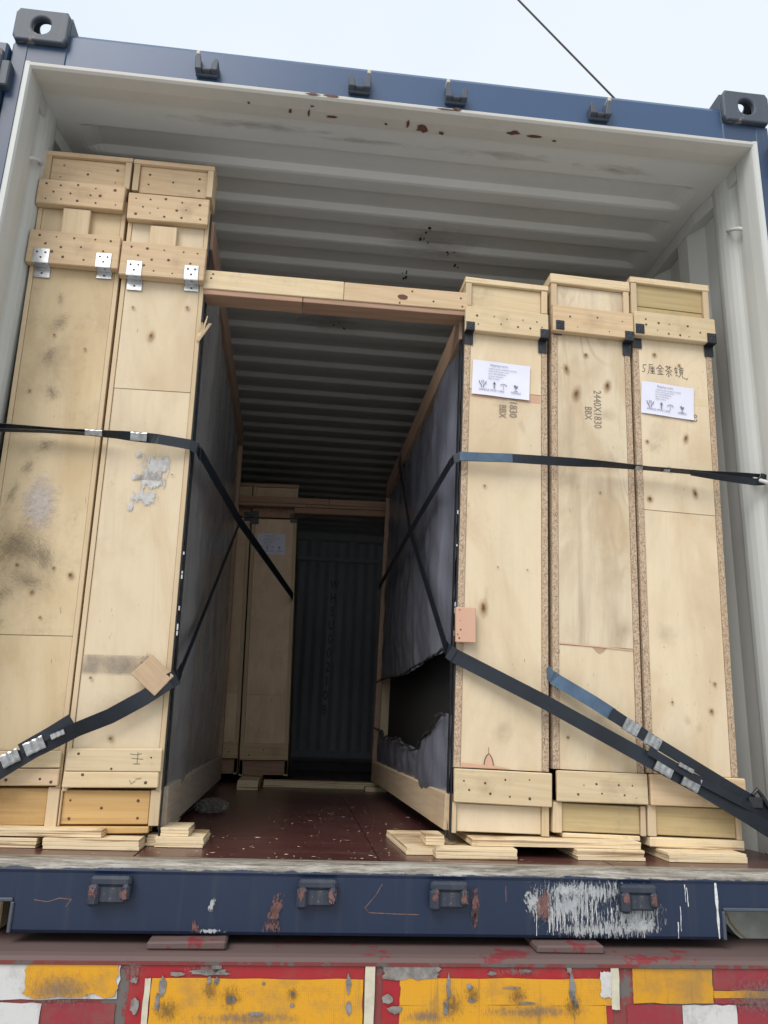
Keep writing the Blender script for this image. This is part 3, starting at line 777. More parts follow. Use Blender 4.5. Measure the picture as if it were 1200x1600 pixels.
plate('torn_tape', 'r_white', .506, .532, -.104, -.050, .0055, jit=.0025, parent=p2)
plate('reflective_tape', 'r_white', -.90, -.578, -.110, -.034, .001, 'white tape with peeling amber film at far left', jit=.003)
plate('reflective_tape', 'r_yellow', -.778, -.580, -.104, -.038, .003, 'amber film peeling off white tape at far left', jit=.006)
plate('reflective_tape', 'r_white', -.90, -.735, -.26, -.118, .001, 'lower white tape at far left')
plate('reflective_tape', 'r_darkred', -.733, -.58, -.26, -.118, .001, 'dull red tape at lower left')
plate('reflective_tape', 'r_yellow', .585, .778, -.116, -.038, .001, 'amber tape square right of the plates')
plate('reflective_tape', 'r_darkred', .780, 1.1, -.088, -.042, .001, 'dull red tape at upper right')
plate('reflective_tape', 'r_yellow', .780, 1.1, -.104, -.090, .001, 'thin amber tape strip at right')
plate('reflective_tape', 'r_darkred', .780, 1.1, -.117, -.106, .001, 'thin dull red tape strip at right')
plate('reflective_tape', 'r_darkred', .567, .698, -.26, -.120, .001, 'dull red tape at lower right')
plate('reflective_tape', 'r_white', .700, .832, -.26, -.120, .001, 'pale grey tape square at lower right')
plate('reflective_tape', 'r_darkred', .834, 1.1, -.26, -.120, .001, 'dull red tape at lower right corner')
# torn grey patches on the plates
def patch(cx, cz, rx, rz, d=.0052, mat='grime', j=.45):
    o = sheet_xz('torn_patch', mat, tr, blob(cx, cz, rx, rz, 15, j), YP-d, .0015); o.location.z += 1.2
for q in [(-.385, -.056, .045, .006), (-.37, -.044, .012, .012), (-.455, -.060, .018, .004), (-.485, -.085, .008, .018), (-.492, -.115, .006, .018), (-.335, -.110, .011, .008), (-.28, -.138, .016, .005), (-.385, -.072, .005, .008), (-.368, -.073, .006, .007), (-.077, -.078, .006, .018), (-.074, -.125, .007, .013), (-.20, -.097, .005, .004), (-.20, -.12, .005, .004), (-.265, -.078, .004, .003), (-.54, -.12, .008, .016), (-.545, -.072, .008, .006),
          (.150, -.085, .005, .026), (.145, -.125, .007, .015), (.198, -.083, .007, .007), (.204, -.110, .009, .005), (.298, -.084, .020, .0022), (.33, -.05, .014, .003), (.33, -.115, .018, .0022), (.432, -.045, .006, .010), (.438, -.085, .008, .030), (.445, -.115, .006, .010), (.012, -.108, .012, .010), (.03, -.128, .016, .008), (.12, -.047, .012, .006), (.25, -.055, .010, .004)]:
    patch(*q, j=.28)
for q in [('s_rust', -.335, -.105, .06, .06), ('s_rust', -.47, -.13, .08, .06), ('s_rust', -.20, -.10, .03, .05), ('s_rust', -.38, -.09, .05, .05), ('s_rust', .16, -.12, .06, .07), ('s_rust', .205, -.10, .05, .05), ('s_rust', .31, -.10, .06, .06), ('s_rust', .44, -.12, .05, .07), ('s_grey', .10, -.14, .14, .03), ('s_grey', -.39, -.05, .12, .025), ('s_grey', .31, -.05, .1, .02), ('s_grey', -.55, -.05, .05, .05), ('s_grey', .34, -.13, .3, .03), ('s_grey', -.3, -.145, .3, .03), ('s_grey', .90, -.10, .25, .1), ('s_grey', -.7, -.09, .2, .08)]:
    stain(tr, q[0], q[1], q[2]+1.2, q[3], q[4], YP-.0085, 0, 'grime_stain')
# pale mudguard corner glimpsed through the right recess
out = [(.90, .075), (.905, .045), (.918, .015), (.940, -.010), (.955, -.021)]
bm = bmesh.new()
f = [bm.verts.new((a, .11, b)) for a, b in out+[(1.16, -.021), (1.16, .075)]]; k2 = [bm.verts.new((a, .30, b)) for a, b in out+[(1.16, -.021), (1.16, .075)]]
bm.faces.new(f[::-1]); bm.faces.new(k2)
for i in range(len(f)):
    j = (i+1) % len(f); bm.faces.new((f[i], f[j], k2[j], k2[i]))
bmesh.ops.recalc_face_normals(bm, faces=bm.faces[:])
mg = tp(link_mesh('mudguard', bm, 'mud', tr))
bm = bmesh.new(); tube(bm, [(a+.012, .108, b+.002) for a, b in out], .0022, 6); link_mesh('mudguard_trim', bm, 'olive_x', mg)
tp(box('timber_block', 'pine_pale_x', tr, -1.02, -.90, .10, .30, -.02, .055, .004))

# ------------------------------------------------------------------ crates
BAT_N = {'a': [(.1, .75), (.27, .78), (.46, .82), (.64, .78), (.88, .74), (.18, .5), (.38, .5), (.56, .5), (.12, .2), (.28, .22), (.47, .2), (.66, .22), (.88, .2)]}
def batten(parent, x0, x1, z0, z1, th=.022, mat='pine_x', nl=None, name='batten', nr=.0042, jit=.0015, base=0):
    o = box(name, mat, parent, x0, x1, base-th, base-.0005, z0, z1, .0025, jit); o.rotation_euler.y = R(rnd.uniform(-.45, .45))
    if th > .012 and name == 'batten':
        stain(o, 's_soft', rnd.uniform(-.06, .06), 0, rnd.uniform(.06, .14), (z1-z0)*.9, -th/2-.0006, 0, 'dirt_mark')
    if nl is not None:
        cx, cz = (x0+x1)/2, (z0+z1)/2
        nails(o, [(x0+(x1-x0)*a-cx, z0+(z1-z0)*b-cz) for a, b in nl], -th/2, nr)
    return o
def bracket(parent, x, z, w, kind, base=-.022, h1=.035, h2=.03):
    """Z shaped steel angle: upper leg on the batten, step, lower leg on the panel"""
    mat = 'galv' if kind == 'g' else 'blacksteel'
    t = .002; bm = bmesh.new()
    add_box(bm, -w/2, w/2, base-t-.0006, base-.0006, 0, h1, .0006)
    add_box(bm, -w/2, w/2, base-t-.0006, -.0008, -t, 0, .0006)
    add_box(bm, -w/2, w/2, -.0008-t, -.0008, -h2, -t, .0006)
    o = link_mesh('steel_bracket', bm, mat, parent, loc=(x, 0, z))
    bm = bmesh.new()
    for (a, b) in ((-.25, .72), (.25, .72), (0, .35)): disc(bm, a*w, base-t-.001, b*h1, .0035, 8, .0015)
    disc(bm, 0, -.0032, -h2*.6, .0035, 8, .0015)
    link_mesh('screw_heads', bm, 'nail' if kind == 'g' else 'blacksteel', o)['kind'] = 'stuff'
    return o
def label_sheet(parent, x, z, w=.187, h=.118, y=-.001, ang=0):
    bm = bmesh.new(); nx, nz = 10, 6; g = []
    for i in range(nx+1):
        row = []
        for k in range(nz+1):
            u, v = i/nx, k/nz; row.append(bm.verts.new(((u-.5)*w, -.0008-.0022*abs(math.sin(u*5+v*3))*(.4 if 0 < k < nz else 1), (v-.5)*h)))
        g.append(row)
    for i in range(nx):
        for k in range(nz): bm.faces.new((g[i][k], g[i+1][k], g[i+1][k+1], g[i][k+1]))
    o = link_mesh('shipping_label', bm, 'paper', parent, smooth=True, loc=(x, y, z)); o.rotation_euler.y = -ang
    bm = bmesh.new(); Y = -.0042; k = h/.118
    text_xz(bm, 'Shipping marks:', .0095*k, -.038, Y, .043*k)
    text_xz(bm, 'YUEHUI GLASS COMPANY LIMITED', .0062*k, -.043, Y, .031*k, sx=.95)
    text_xz(bm, 'Goods: Gold tea glass mirror', .0062*k, -.043, Y, .0225*k, sx=.9)
    text_xz(bm, 'Size: 2140x3300x5mm', .0062*k, -.043, Y, .014*k)
    text_xz(bm, 'Quantity: 30 pieces', .0062*k, -.043, Y, .0055*k)
    text_xz(bm, 'Made in China', .0062*k, -.043, Y, -.003*k)
    text_xz(bm, 'HANDLE WITH CARE', .0095*k, -.071, Y, -.044*k, sx=.9)
    text_xz(bm, 'FRAGILE', .0095*k, .033, Y, -.044*k, sx=.9)
    # hands round a ball
    for s in (-1, 1):
        stroke(bm, [(-.060+s*.011, -.012), (-.060+s*.010, -.019), (-.060+s*.004, -.025), (-.060+s*.003, -.034)], Y, .0026)
    stroke(bm, [(-.060+.0042*math.cos(a*.7), -.014+.0042*math.sin(a*.7)) for a in range(10)], Y, .0016)
    stroke(bm, [(-.022, -.034), (-.022, -.016)], Y, .0034)
    f = [bm.verts.new(p) for p in ((-.0275, Y, -.019), (-.0165, Y, -.019), (-.022, Y, -.010))]; bm.faces.new(f)
    stroke(bm, [(.008+.0095*math.cos(R(a)), -.0215+.006*math.sin(R(a))) for a in range(0, 181, 20)], Y, .0022)
    stroke(bm, [(.008, -.019), (.008, -.033), (.005, -.034)], Y, .0012)
    f = [bm.verts.new((.048+a, Y, b)) for a, b in ((-.007, -.015), (-.005, -.022), (0, -.0255), (.005, -.022), (.007, -.015), (.002, -.018), (-.001, -.014))]; bm.faces.new(f)
    stroke(bm, [(.048, -.025), (.048, -.033)], Y, .0016); stroke(bm, [(.042, -.0345), (.054, -.0345)], Y, .002)
    link_mesh('printed_text', bm, 'print', o)
    return o

def crate(loc, lean, yaw, w, H, depth, label, group, sides, spec):
    """packing crate, local x centred, y=0 is the end face towards the door, z=0 container datum"""
    c = tag(empty('packing_crate', loc, yaw, lean), label, 'crate', group)
    hw = w/2; t = spec.get('t', .021)
    z0, zt = spec['z0'], H
    zb = spec['body_top']
    smat = spec.get('smat', 'osb')
    for s, kind in ((-1, sides[0]), (1, sides[1])):
        xa, xb = sorted((s*hw, s*(hw-t)))
        if kind == 'closed':
            box('side_panel', smat, c, xa, xb, 0, depth, spec['side0'], zb, .001)
        else:
            box('corner_upright', smat, c, xa, xb, 0, .045, spec['side0'], zb, .001)
    # plywood end
    js = spec['joint']; fz0, fz1 = spec['face']
    yp = spec.get('inset', .005)
    if js: box('front_panel', spec['pm'], c, -hw+t+.001, hw-t-.001, yp, yp+.012, js+.0012, fz1, .0006); box('front_panel', spec.get('pm2', spec['pm']), c, -hw+t+.001, hw-t-.001, yp+.0012, yp+.0132, fz0, js, .0006)
    else: box('front_panel', spec['pm'], c, -hw+t+.001, hw-t-.001, yp, yp+.012, fz0, fz1, .0006)
    box('back_panel', 'ply', c, -hw+t+.001, hw-t-.001, depth-.02, depth-.006, spec['side0'], zb, .001)
    # top box frame
    ct, ch = spec['cap_t'], spec['cap_z']
    box('top_plank', spec.get('capm', 'pine_pale_x'), c, -hw-.004, hw+.004, -.004, .09, H-ct, H, .0015, .001)
    o = box('top_plank', 'plank_pale_y', c, -hw+.05, hw-.05, .093, depth, zb+.002, H-.01, .002)
    for s in (-1, 1):
        xa, xb = sorted((s*(hw+.001), s*(hw-.018))); box('top_post', 'pine_z', c, xa, xb, -.002, .088, ch, H-ct-.0005, .001)
    e0 = ch+spec.get('cap_split', 0)
    if spec.get('cap_split'):
        box('end_board', spec.get('capb', 'pine_x'), c, -hw+.019, hw-.019, .010, .03, ch, e0-.001, .001)
    eb = box('end_board', spec.get('capb', 'pine_x'), c, -hw+.019, hw-.019, .008, .03, e0, H-ct-.001, .001)
    if spec.get('cap_nails'):
        cz = (e0+H-ct)/2
        nails(eb, [(a*w*.42, b*(H-ct-e0)*.36) for a, b in spec['cap_nails']], -.011)
    box('roof_board', 'ply', c, -hw+.001, hw-.001, .092, depth-.001, zb-.012, zb-.0005, .001)
    return c
NL_A = [(.1, .78), (.26, .80), (.46, .84), (.66, .80), (.88, .76), (.18, .5), (.38, .46), (.60, .48), (.72, .5), (.12, .2), (.28, .24), (.47, .2), (.68, .2), (.9, .2)]
NL_B = [(.12, .82), (.3, .84), (.5, .8), (.72, .84), (.9, .8), (.2, .58), (.36, .5), (.57, .54), (.82, .5), (.12, .3), (.4, .2), (.62, .16), (.78, .22), (.28, .34)]
NL_C = [(.14, .62), (.14, .3), (.34, .66), (.42, .34), (.5, .62), (.62, .34), (.68, .66), (.78, .3), (.86, .62), (.92, .4)]
LEFTG = 'pale tall crates standing at the left of the door'
RIGHTG = 'shorter crates standing at the right of the door'
YAW = R(1.0)

def uprights_bottom(c, w, z0, z1, pm, posts=(.026, .024), bm_='orange_x', split=True, y=0):
    hw = w/2
    box('bottom_post', 'pine_z', c, -hw, -hw+posts[0], y, y+.09, z0, z1, .0015)
    box('bottom_post', 'pine_z', c, hw-posts[1], hw, y, y+.09, z0, z1, .0015)
    return box('base_board', bm_, c, -hw+posts[0]+.001, hw-posts[1]-.001, y+.008, y+.09, z0+.004, z1-.002, .002, .001)

# --- left pair
def left_crate(loc, w, label, lean, sides, pm, joint, face0):
    H = 2.235
    spec = dict(t=.013, z0=.2, body_top=2.07, side0=.29, smat='pine_z', joint=joint, face=(face0, 2.09), pm=pm, cap_t=.016, cap_z=2.118, cap_nails=[(-.7, .6), (-.75, -.5), (0, .0), (.8, .6), (.8, -.6)], capm='pine_x', inset=.003)
    return crate(loc, lean, YAW, w, H, 1.95, label, LEFTG, sides, spec)
cL1 = left_crate((-.6945, .20, 0), .252, 'tall pale crate beside the aisle with grey film side and galvanised brackets', -R(1.12), ('closed', 'open'), 'ply', 1.43, .345)
hw = .126
batten(cL1, -hw-.002, hw-.002, 1.998, 2.092, .024, 'pine_x', NL_A)
box('centre_block', 'pine_z', cL1, -.052, .030, -.016, -.0005, 1.912, 1.985, .002, .001)
batten(cL1, -hw-.004, hw+.002, 1.795, 1.912, .028, 'pine_x', NL_B)
bracket(cL1, -.085, 1.795, .046, 'g', -.028, .050, .036); bracket(cL1, .088, 1.795, .044, 'g', -.028, .050, .024)
bt = batten(cL1, -hw+.004, hw-.004, .340, .398, .010, 'pine_pale_x', [(.12, .8), (.47, .15), (.88, .6)])
batten(cL1, -hw+.002, hw-.006, .300, .338, .012, 'pine_pale_x', [(.2, .8), (.87, .4)])
bb = uprights_bottom(cL1, w=.254, z0=.205, z1=.294, pm='ply', posts=(.004, .026))
nails(bb, [(-.09, .018), (.082, .018), (-.01, .0), (-.09, -.026), (.082, -.026)], -.0415)
batten(cL1, -hw, hw-.022, .186, .203, .002, 'orange_x', None, 'skid', base=.05)
box('skid', 'orange_x', cL1, -hw, hw-.024, .0, .9, .187, .2035, .002, .001)
# torn paper remains, dirt band, splinter
def paper_bits(parent, mat, lst, y=.003, name='torn_paper'):
    bm = bmesh.new()
    for q in lst: merge(bm, sheet_xz(None, None, None, blob(*q), y-.0002, .0005))
    return link_mesh(name, bm, mat, parent)
for q in [(.032, 1.19, .085, .070), (.020, 1.145, .070, .05), (-.02, 1.222, .03, .022), (-.022, 1.155, .03, .022), (.004, 1.095, .080, .040), (-.028, 1.066, .026, .022)]:
    stain(cL1, 's_paper2', q[0], q[1], q[2]*1.25, q[3]*1.25, .0012, name='torn_paper')
stain(cL1, 's_band', -.025, .618, .175, .048, -.0006, name='dust_band')
stain(cL1, 's_hand', .062, .640, .04, .03, -.0008, -.4, name='scuff')
for q in [(.05, 1.27, .10, .04), (.0, .5, .18, .12)]: stain(cL1, 's_soft', *q, -.0003, name='soft_dirt')
bm = bmesh.new()
for k in range(6):
    a = R(62+k*7+rnd.uniform(-4, 4)); l = rnd.uniform(.05, .085)
    tube(bm, [(.122, -.004, 1.60+k*.003), (.122+l*.55*math.cos(a)+.003*k, -.008, 1.60+l*.5*math.sin(a)), (.124+l*math.cos(a)+.003*k, -.006-.003*k, 1.60+l*math.sin(a))], [.005, .004, .0015], 5)
link_mesh('splinter', bm, 'pine_pale_x', cL1)
for pl in ([(.04, .385), (.055, .383), (.07, .386)], [(.045, .374), (.075, .372)], [(.06, .39), (.06, .36)], [(.05, .36), (.068, .36)], [(.045, .32), (.05, .31), (.06, .318)], [(.06, .322), (.075, .325)]):
    bm = bmesh.new(); stroke(bm, [(a, b) for a, b in pl], -.0135 if pl[0][1] < .34 else -.0112, .0016); link_mesh('pen_mark', bm, 'stencil', cL1)

cL2 = left_crate((-.9590, .20, 0), .268, 'tall yellowish crate by the left wall with scuffed dark smudges', -R(1.30), ('closed', 'closed'), 'ply_warm', .685, .385)
hw = .134
batten(cL2, -hw-.002, hw-.004, 2.022, 2.112, .026, 'pine_x', NL_A)
box('centre_block', 'pine_z', cL2, -.052, .030, -.018, -.0005, 1.925, 2.018, .002, .001)
batten(cL2, -hw-.006, hw+.000, 1.812, 1.925, .028, 'pine_x', NL_B)
bracket(cL2, -.095, 1.812, .048, 'g', -.028, .048, .036); bracket(cL2, .090, 1.812, .046, 'g', -.028, .048, .024)
batten(cL2, -hw+.004, hw-.004, .342, .384, .010, 'pine_pale_x', [(.5, .5)])
batten(cL2, -hw+.004, hw-.004, .298, .340, .012, 'pine_x', [(.5, .3), (.83, .4), (.93, .2)])
bb = uprights_bottom(cL2, w=.268, z0=.196, z1=.294, pm='ply', posts=(.02, .030))
stain(cL2, 's_paper', -.012, 1.06, .125, .22, -.0010, .0, name='torn_paper')
stain(cL2, 's_paper', -.012, 1.06, .110, .20, -.0014, .0, name='torn_paper')
qs = [('s_hand', -.075, .93, .13, .19, .6), ('s_hand2', -.03, .925, .20, .13, .5), ('s_hand2', -.02, .84, .18, .07, .3), ('s_hand', -.06, 1.165, .05, .09, .5), ('s_hand2', -.015, 1.235, .085, .055, -.5), ('s_hand', -.09, 1.08, .04, .13, .2), ('s_hand', -.02, 1.40, .05, .08, -.5), ('s_hand2', -.02, 1.63, .06, .09, .3), ('s_hand2', -.085, .79, .07, .12, .9), ('s_hand', -.085, .50, .10, .04, 0), ('s_hand2', -.09, .70, .06, .12, .4), ('s_soft', -.03, .88, .25, .4, 0), ('s_soft', -.02, 1.5, .22, .4, 0), ('s_hand', .03, .36, .10, .02, 0), ('s_hand', -.03, 1.71, .03, .06, 0), ('s_hand2', -.04, 1.52, .05, .10, .4), ('s_hand', .02, .90, .08, .16, -.3)]
for i_, q in enumerate(qs):
    stain(cL2, q[0], q[1], q[2], q[3], q[4], -.0018-.00012*i_, q[5], name='hand_scuff')
# --- right three
def right_crate(loc, w, H, lean, sides, label, joint, face, capm, capb, split, ct, pm, bz, pm2=None, ch=1.80):
    spec = dict(t=.0185, z0=.2, body_top=H-.11, side0=bz[1]+.002, smat='osb', joint=joint, face=face, pm=pm, cap_t=ct, cap_z=ch, cap_split=split, capm=capm, capb=capb, inset=.002, pm2=pm2 or pm)
    c = crate(loc, lean, YAW, w, H, 1.95, label, RIGHTG, sides, spec)
    return c
cR1 = right_crate((.3385, .20, 0), .272, 1.908, R(1.0), ('open', 'closed'), 'crate beside the aisle with bluish film side and paper shipping label', 1.513, (.374, 1.72), 'layer_pale', 'pine_pale_x', .0, .020, 'ply', (.282, .372), ch=1.805)
hw = .136
batten(cR1, -hw-.003, hw-.002, 1.706, 1.792, .022, 'pine_pale_x', NL_C, nr=.0035)
bracket(cR1, -hw+.012, 1.706, .028, 'b', -.022, .028, .042); bracket(cR1, hw-.016, 1.706, .028, 'b', -.022, .030, .045)
batten(cR1, -hw+.000, hw+.003, .284, .372, .016, 'pine_pale_x', [(.09, .66), (.16, .42), (.31, .62), (.37, .34), (.52, .74), (.57, .28), (.77, .80), (.77, .25)], nr=.0036)
bb = uprights_bottom(cR1, w=.272, z0=.205, z1=.283, pm='ply', posts=(.012, .020), bm_='ply')
paper_bits(cR1, 'pink', [], name='x') if False else None
bm = bmesh.new(); merge(bm, sheet_xz(None, None, None, [(-.113, 1.488), (-.113, 1.511), (.113, 1.511), (.113, 1.486)], .0030, .0004))
link_mesh('exposed_veneer', bm, 'pink', cR1)
bm = bmesh.new(); merge(bm, sheet_xz(None, None, None, [(-.113, .376), (-.113, .388), (-.05, .384), (-.048, .398), (-.037, .414), (-.025, .398), (-.022, .384), (.03, .376)], .0014, .0005))
link_mesh('exposed_veneer', bm, 'pink', cR1)
bm = bmesh.new(); stroke(bm, [(-.050, .385), (-.048, .398), (-.044, .408), (-.037, .415), (-.031, .409), (-.026, .398), (-.023, .384)], .0006, .0025); stroke(bm, [(-.037, .415), (-.038, .432)], .0006, .0012); link_mesh('veneer_crack', bm, 'rust', cR1)
label_sheet(cR1, -.016, 1.552, y=-.001, ang=-R(1.5))
bm = bmesh.new(); text_xz(bm, '2440/1830', .036, .014, .0012, 1.552, -math.pi/2-.01, .80); text_xz(bm, 'BBX', .033, -.020, .0012, 1.470, -math.pi/2-.01, .75)
link_mesh('stencilled_size', bm, 'stencil', cR1)

cR2 = right_crate((.6170, .20, 0), .266, 1.950, R(1.15), ('closed', 'closed'), 'middle crate of the right three, strong dark wood grain, no paper label', .725, (.378, 1.735), 'layer_pale', 'ply_grain', 0, .036, 'ply_grain', (.292, .376), 'ply', ch=1.830)
hw = .133
batten(cR2, -hw-.001, hw+.004, 1.728, 1.822, .024, 'pine_x', [(.2, .6), (.3, .25), (.55, .65), (.7, .2), (.85, .6)], nr=.003)
bracket(cR2, -hw+.020, 1.735, .028, 'b', -.024, .030, .010); bracket(cR2, hw-.012, 1.722, .030, 'b', -.024, .032, .044)
batten(cR2, -hw+.006, hw+.002, .294, .376, .018, 'pine_pale_x', [(.28, .6), (.42, .62), (.66, .62), (.82, .6), (.22, .3), (.48, .3), (.74, .3), (.86, .25)], nr=.003)
bb = uprights_bottom(cR2, w=.268, z0=.212, z1=.291, pm='ply', posts=(.026, .014), bm_='olive_x')
box('skid', 'layer', cR2, -hw+.028, hw-.016, .004, .9, .198, .2115, .002, .001)
bm = bmesh.new(); text_xz(bm, '2440X1830', .036, .006, .0012, 1.545, -math.pi/2, .78); text_xz(bm, 'BBX', .033, -.024, .0012, 1.485, -math.pi/2, .75)
link_mesh('stencilled_size', bm, 'stencil', cR2)
bm = bmesh.new(); merge(bm, sheet_xz(None, None, None, [(-.112, .7265), (-.112, .731), (.0, .728), (.112, .7235), (.112, .7205), (.0, .7245)], .0012, .0004)); link_mesh('exposed_veneer', bm, 'pink', cR2)
bm = bmesh.new(); merge(bm, sheet_xz(None, None, None, [(-.012, .7235), (.0, .710), (.01, .705), (.02, .711), (.032, .7225)], .0030, .0005)); link_mesh('wood_knot', bm, 'pad', cR2)
cR3 = right_crate((.8930, .20, 0), .272, 1.966, R(1.2), ('closed', 'closed'), 'crate nearest the right wall with handwriting above its paper label', 1.151, (.374, 1.745), 'layer_pale', 'olive_x', .035, .022, 'ply', (.293, .372), ch=1.828)
hw = .136
batten(cR3, -hw-.002, hw+.006, 1.738, 1.826, .024, 'pine_pale_x', [(.14, .7), (.14, .45), (.28, .55), (.28, .25), (.42, .6), (.4, .2), (.55, .2), (.66, .55), (.66, .15), (.8, .4)], nr=.0035)
bracket(cR3, -hw+.014, 1.745, .030, 'b', -.024, .032, .044); bracket(cR3, hw-.010, 1.738, .032, 'b', -.024, .034, .040)
batten(cR3, -hw+.000, hw+.012, .292, .374, .018, 'pine_x', [])
bb = uprights_bottom(cR3, w=.276, z0=.208, z1=.291, pm='ply', posts=(.024, .014), bm_='olive_x')
box('skid', 'layer', cR3, -hw+.000, hw+.006, -.004, .9, .180, .207, .003, .001)
lb = label_sheet(cR3, -.026, 1.525, w=.178, h=.112, y=-.001, ang=-R(3.0))
bm = bmesh.new(); text_xz(bm, '83', .036, .050, .0012, 1.490, -math.pi/2-.03, .84); link_mesh('stencilled_size', bm, 'stencil', cR3)
bm = bmesh.new()
o0 = (-.107, 1.605)
hwr = [ # 5
 [(.014, .052), (.004, .050), (.004, .036), (.010, .034), (.010, .026), (.004, .018), (-.001, .020)], [(.004, .050), (.016, .052)],
 # li
 [(.026, .056), (.040, .057)], [(.027, .056), (.026, .030), (.020, .012)], [(.032, .047), (.032, .030), (.044, .030), (.044, .047), (.032, .047)], [(.032, .039), (.044, .039)], [(.038, .047), (.038, .020)], [(.031, .026), (.045, .026)], [(.029, .018), (.048, .020)],
 # jin
 [(.066, .062), (.060, .050), (.052, .042)], [(.066, .062), (.072, .052), (.080, .045)], [(.058, .044), (.073, .045)], [(.056, .034), (.076, .035)], [(.066, .046), (.066, .020)], [(.060, .028), (.063, .023)], [(.073, .029), (.070, .023)], [(.055, .018), (.078, .021)],
 # cha
 [(.086, .058), (.108, .059)], [(.092, .064), (.093, .052)], [(.102, .064), (.101, .052)], [(.098, .054), (.092, .044), (.085, .038)], [(.098, .054), (.104, .046), (.111, .041)], [(.090, .036), (.107, .037)], [(.098, .044), (.098, .014), (.094, .017)], [(.094, .030), (.088, .020)], [(.102, .030), (.108, .022)],
 # jing
 [(.126, .064), (.118, .050)], [(.122, .056), (.132, .057)], [(.120, .046), (.131, .047)], [(.126, .056), (.125, .022), (.132, .027)], [(.120, .038), (.131, .039)], [(.138, .062), (.152, .062)], [(.145, .066), (.145, .060)], [(.135, .054), (.154, .055)], [(.139, .050), (.139, .038), (.150, .038), (.150, .050), (.139, .050)], [(.139, .044), (.150, .044)], [(.143, .038), (.138, .024), (.133, .019)], [(.147, .038), (.148, .022), (.158, .017), (.166, .016), (.167, .022)]]
for s_ in hwr: stroke(bm, [(o0[0]+a*.93, o0[1]+b*.8-a*.05) for a, b in s_], .0012, .0019)
tag(link_mesh('handwriting', bm, 'ink', cR3), 'handwritten note reading 5厘金茶镜 in black pen')
bm = bmesh.new(); merge(bm, sheet_xz(None, None, None, [(-.113, 1.545), (.114, 1.545), (.114, 1.520), (-.113, 1.522)], .0019, .0003)); link_mesh('tape_strip', bm, 'tape', cR3)

KN = ((cL2, [(-.034, 1.586, .0056), (.06, 1.546, .0056), (-.082, 1.4, .0074), (-.05, .878, .0074), (.049, .873, .0056), (-.001, .803, .0093), (.096, .854, .0111), (.029, .734, .0056)]),
 (cL1, [(-.082, 1.7, .0064), (-.02, 1.608, .013), (.081, 1.713, .0083), (-.016, .423, .0093), (.081, 1.167, .0037), (-.085, .58, .0056), (.047, .622, .0064)]),
 (cR1, [(-.06, .822, .017), (-.018, .946, .0037), (.072, .944, .0037), (-.095, 1.55, .016), (-.063, 1.195, .0056)]),
 (cR2, [(-.084, 1.607, .0137), (-.052, 1.525, .019), (.052, 1.563, .0157), (-.019, 1.664, .0093), (-.085, .522, .0074), (-.09, .465, .0056), (.02, 1.2, .005)]),
 (cR3, [(-.064, 1.684, .0093), (.030, 1.400, .0121), (-.100, 1.377, .0074), (-.030, 1.290, .0103), (.052, 1.218, .0121), (-.098, 1.187, .0111), (-.053, .574, .0056), (.081, .634, .0074), (.066, .556, .0093), (.02, 1.655, .0074)]))
for c_, ks in KN:
    for k, (x, z, r_) in enumerate(ks):
        big = r_ > .012
        stain(c_, 's_knot', x, z, r_*2.9*(.8 if big else 1), r_*3.1*(1.45 if big else 1), -.0016, rnd.uniform(-.3, .3), 'knot')
for c_ in (cR1, cR2, cR3):
    for k in range(5):
        stain(c_, 's_soft', rnd.uniform(-.09, .09), rnd.uniform(.45, 1.6), rnd.uniform(.02, .10), rnd.uniform(.03, .14), .0004-.00015*k, rnd.uniform(-.5, .5), 'dirt_mark')
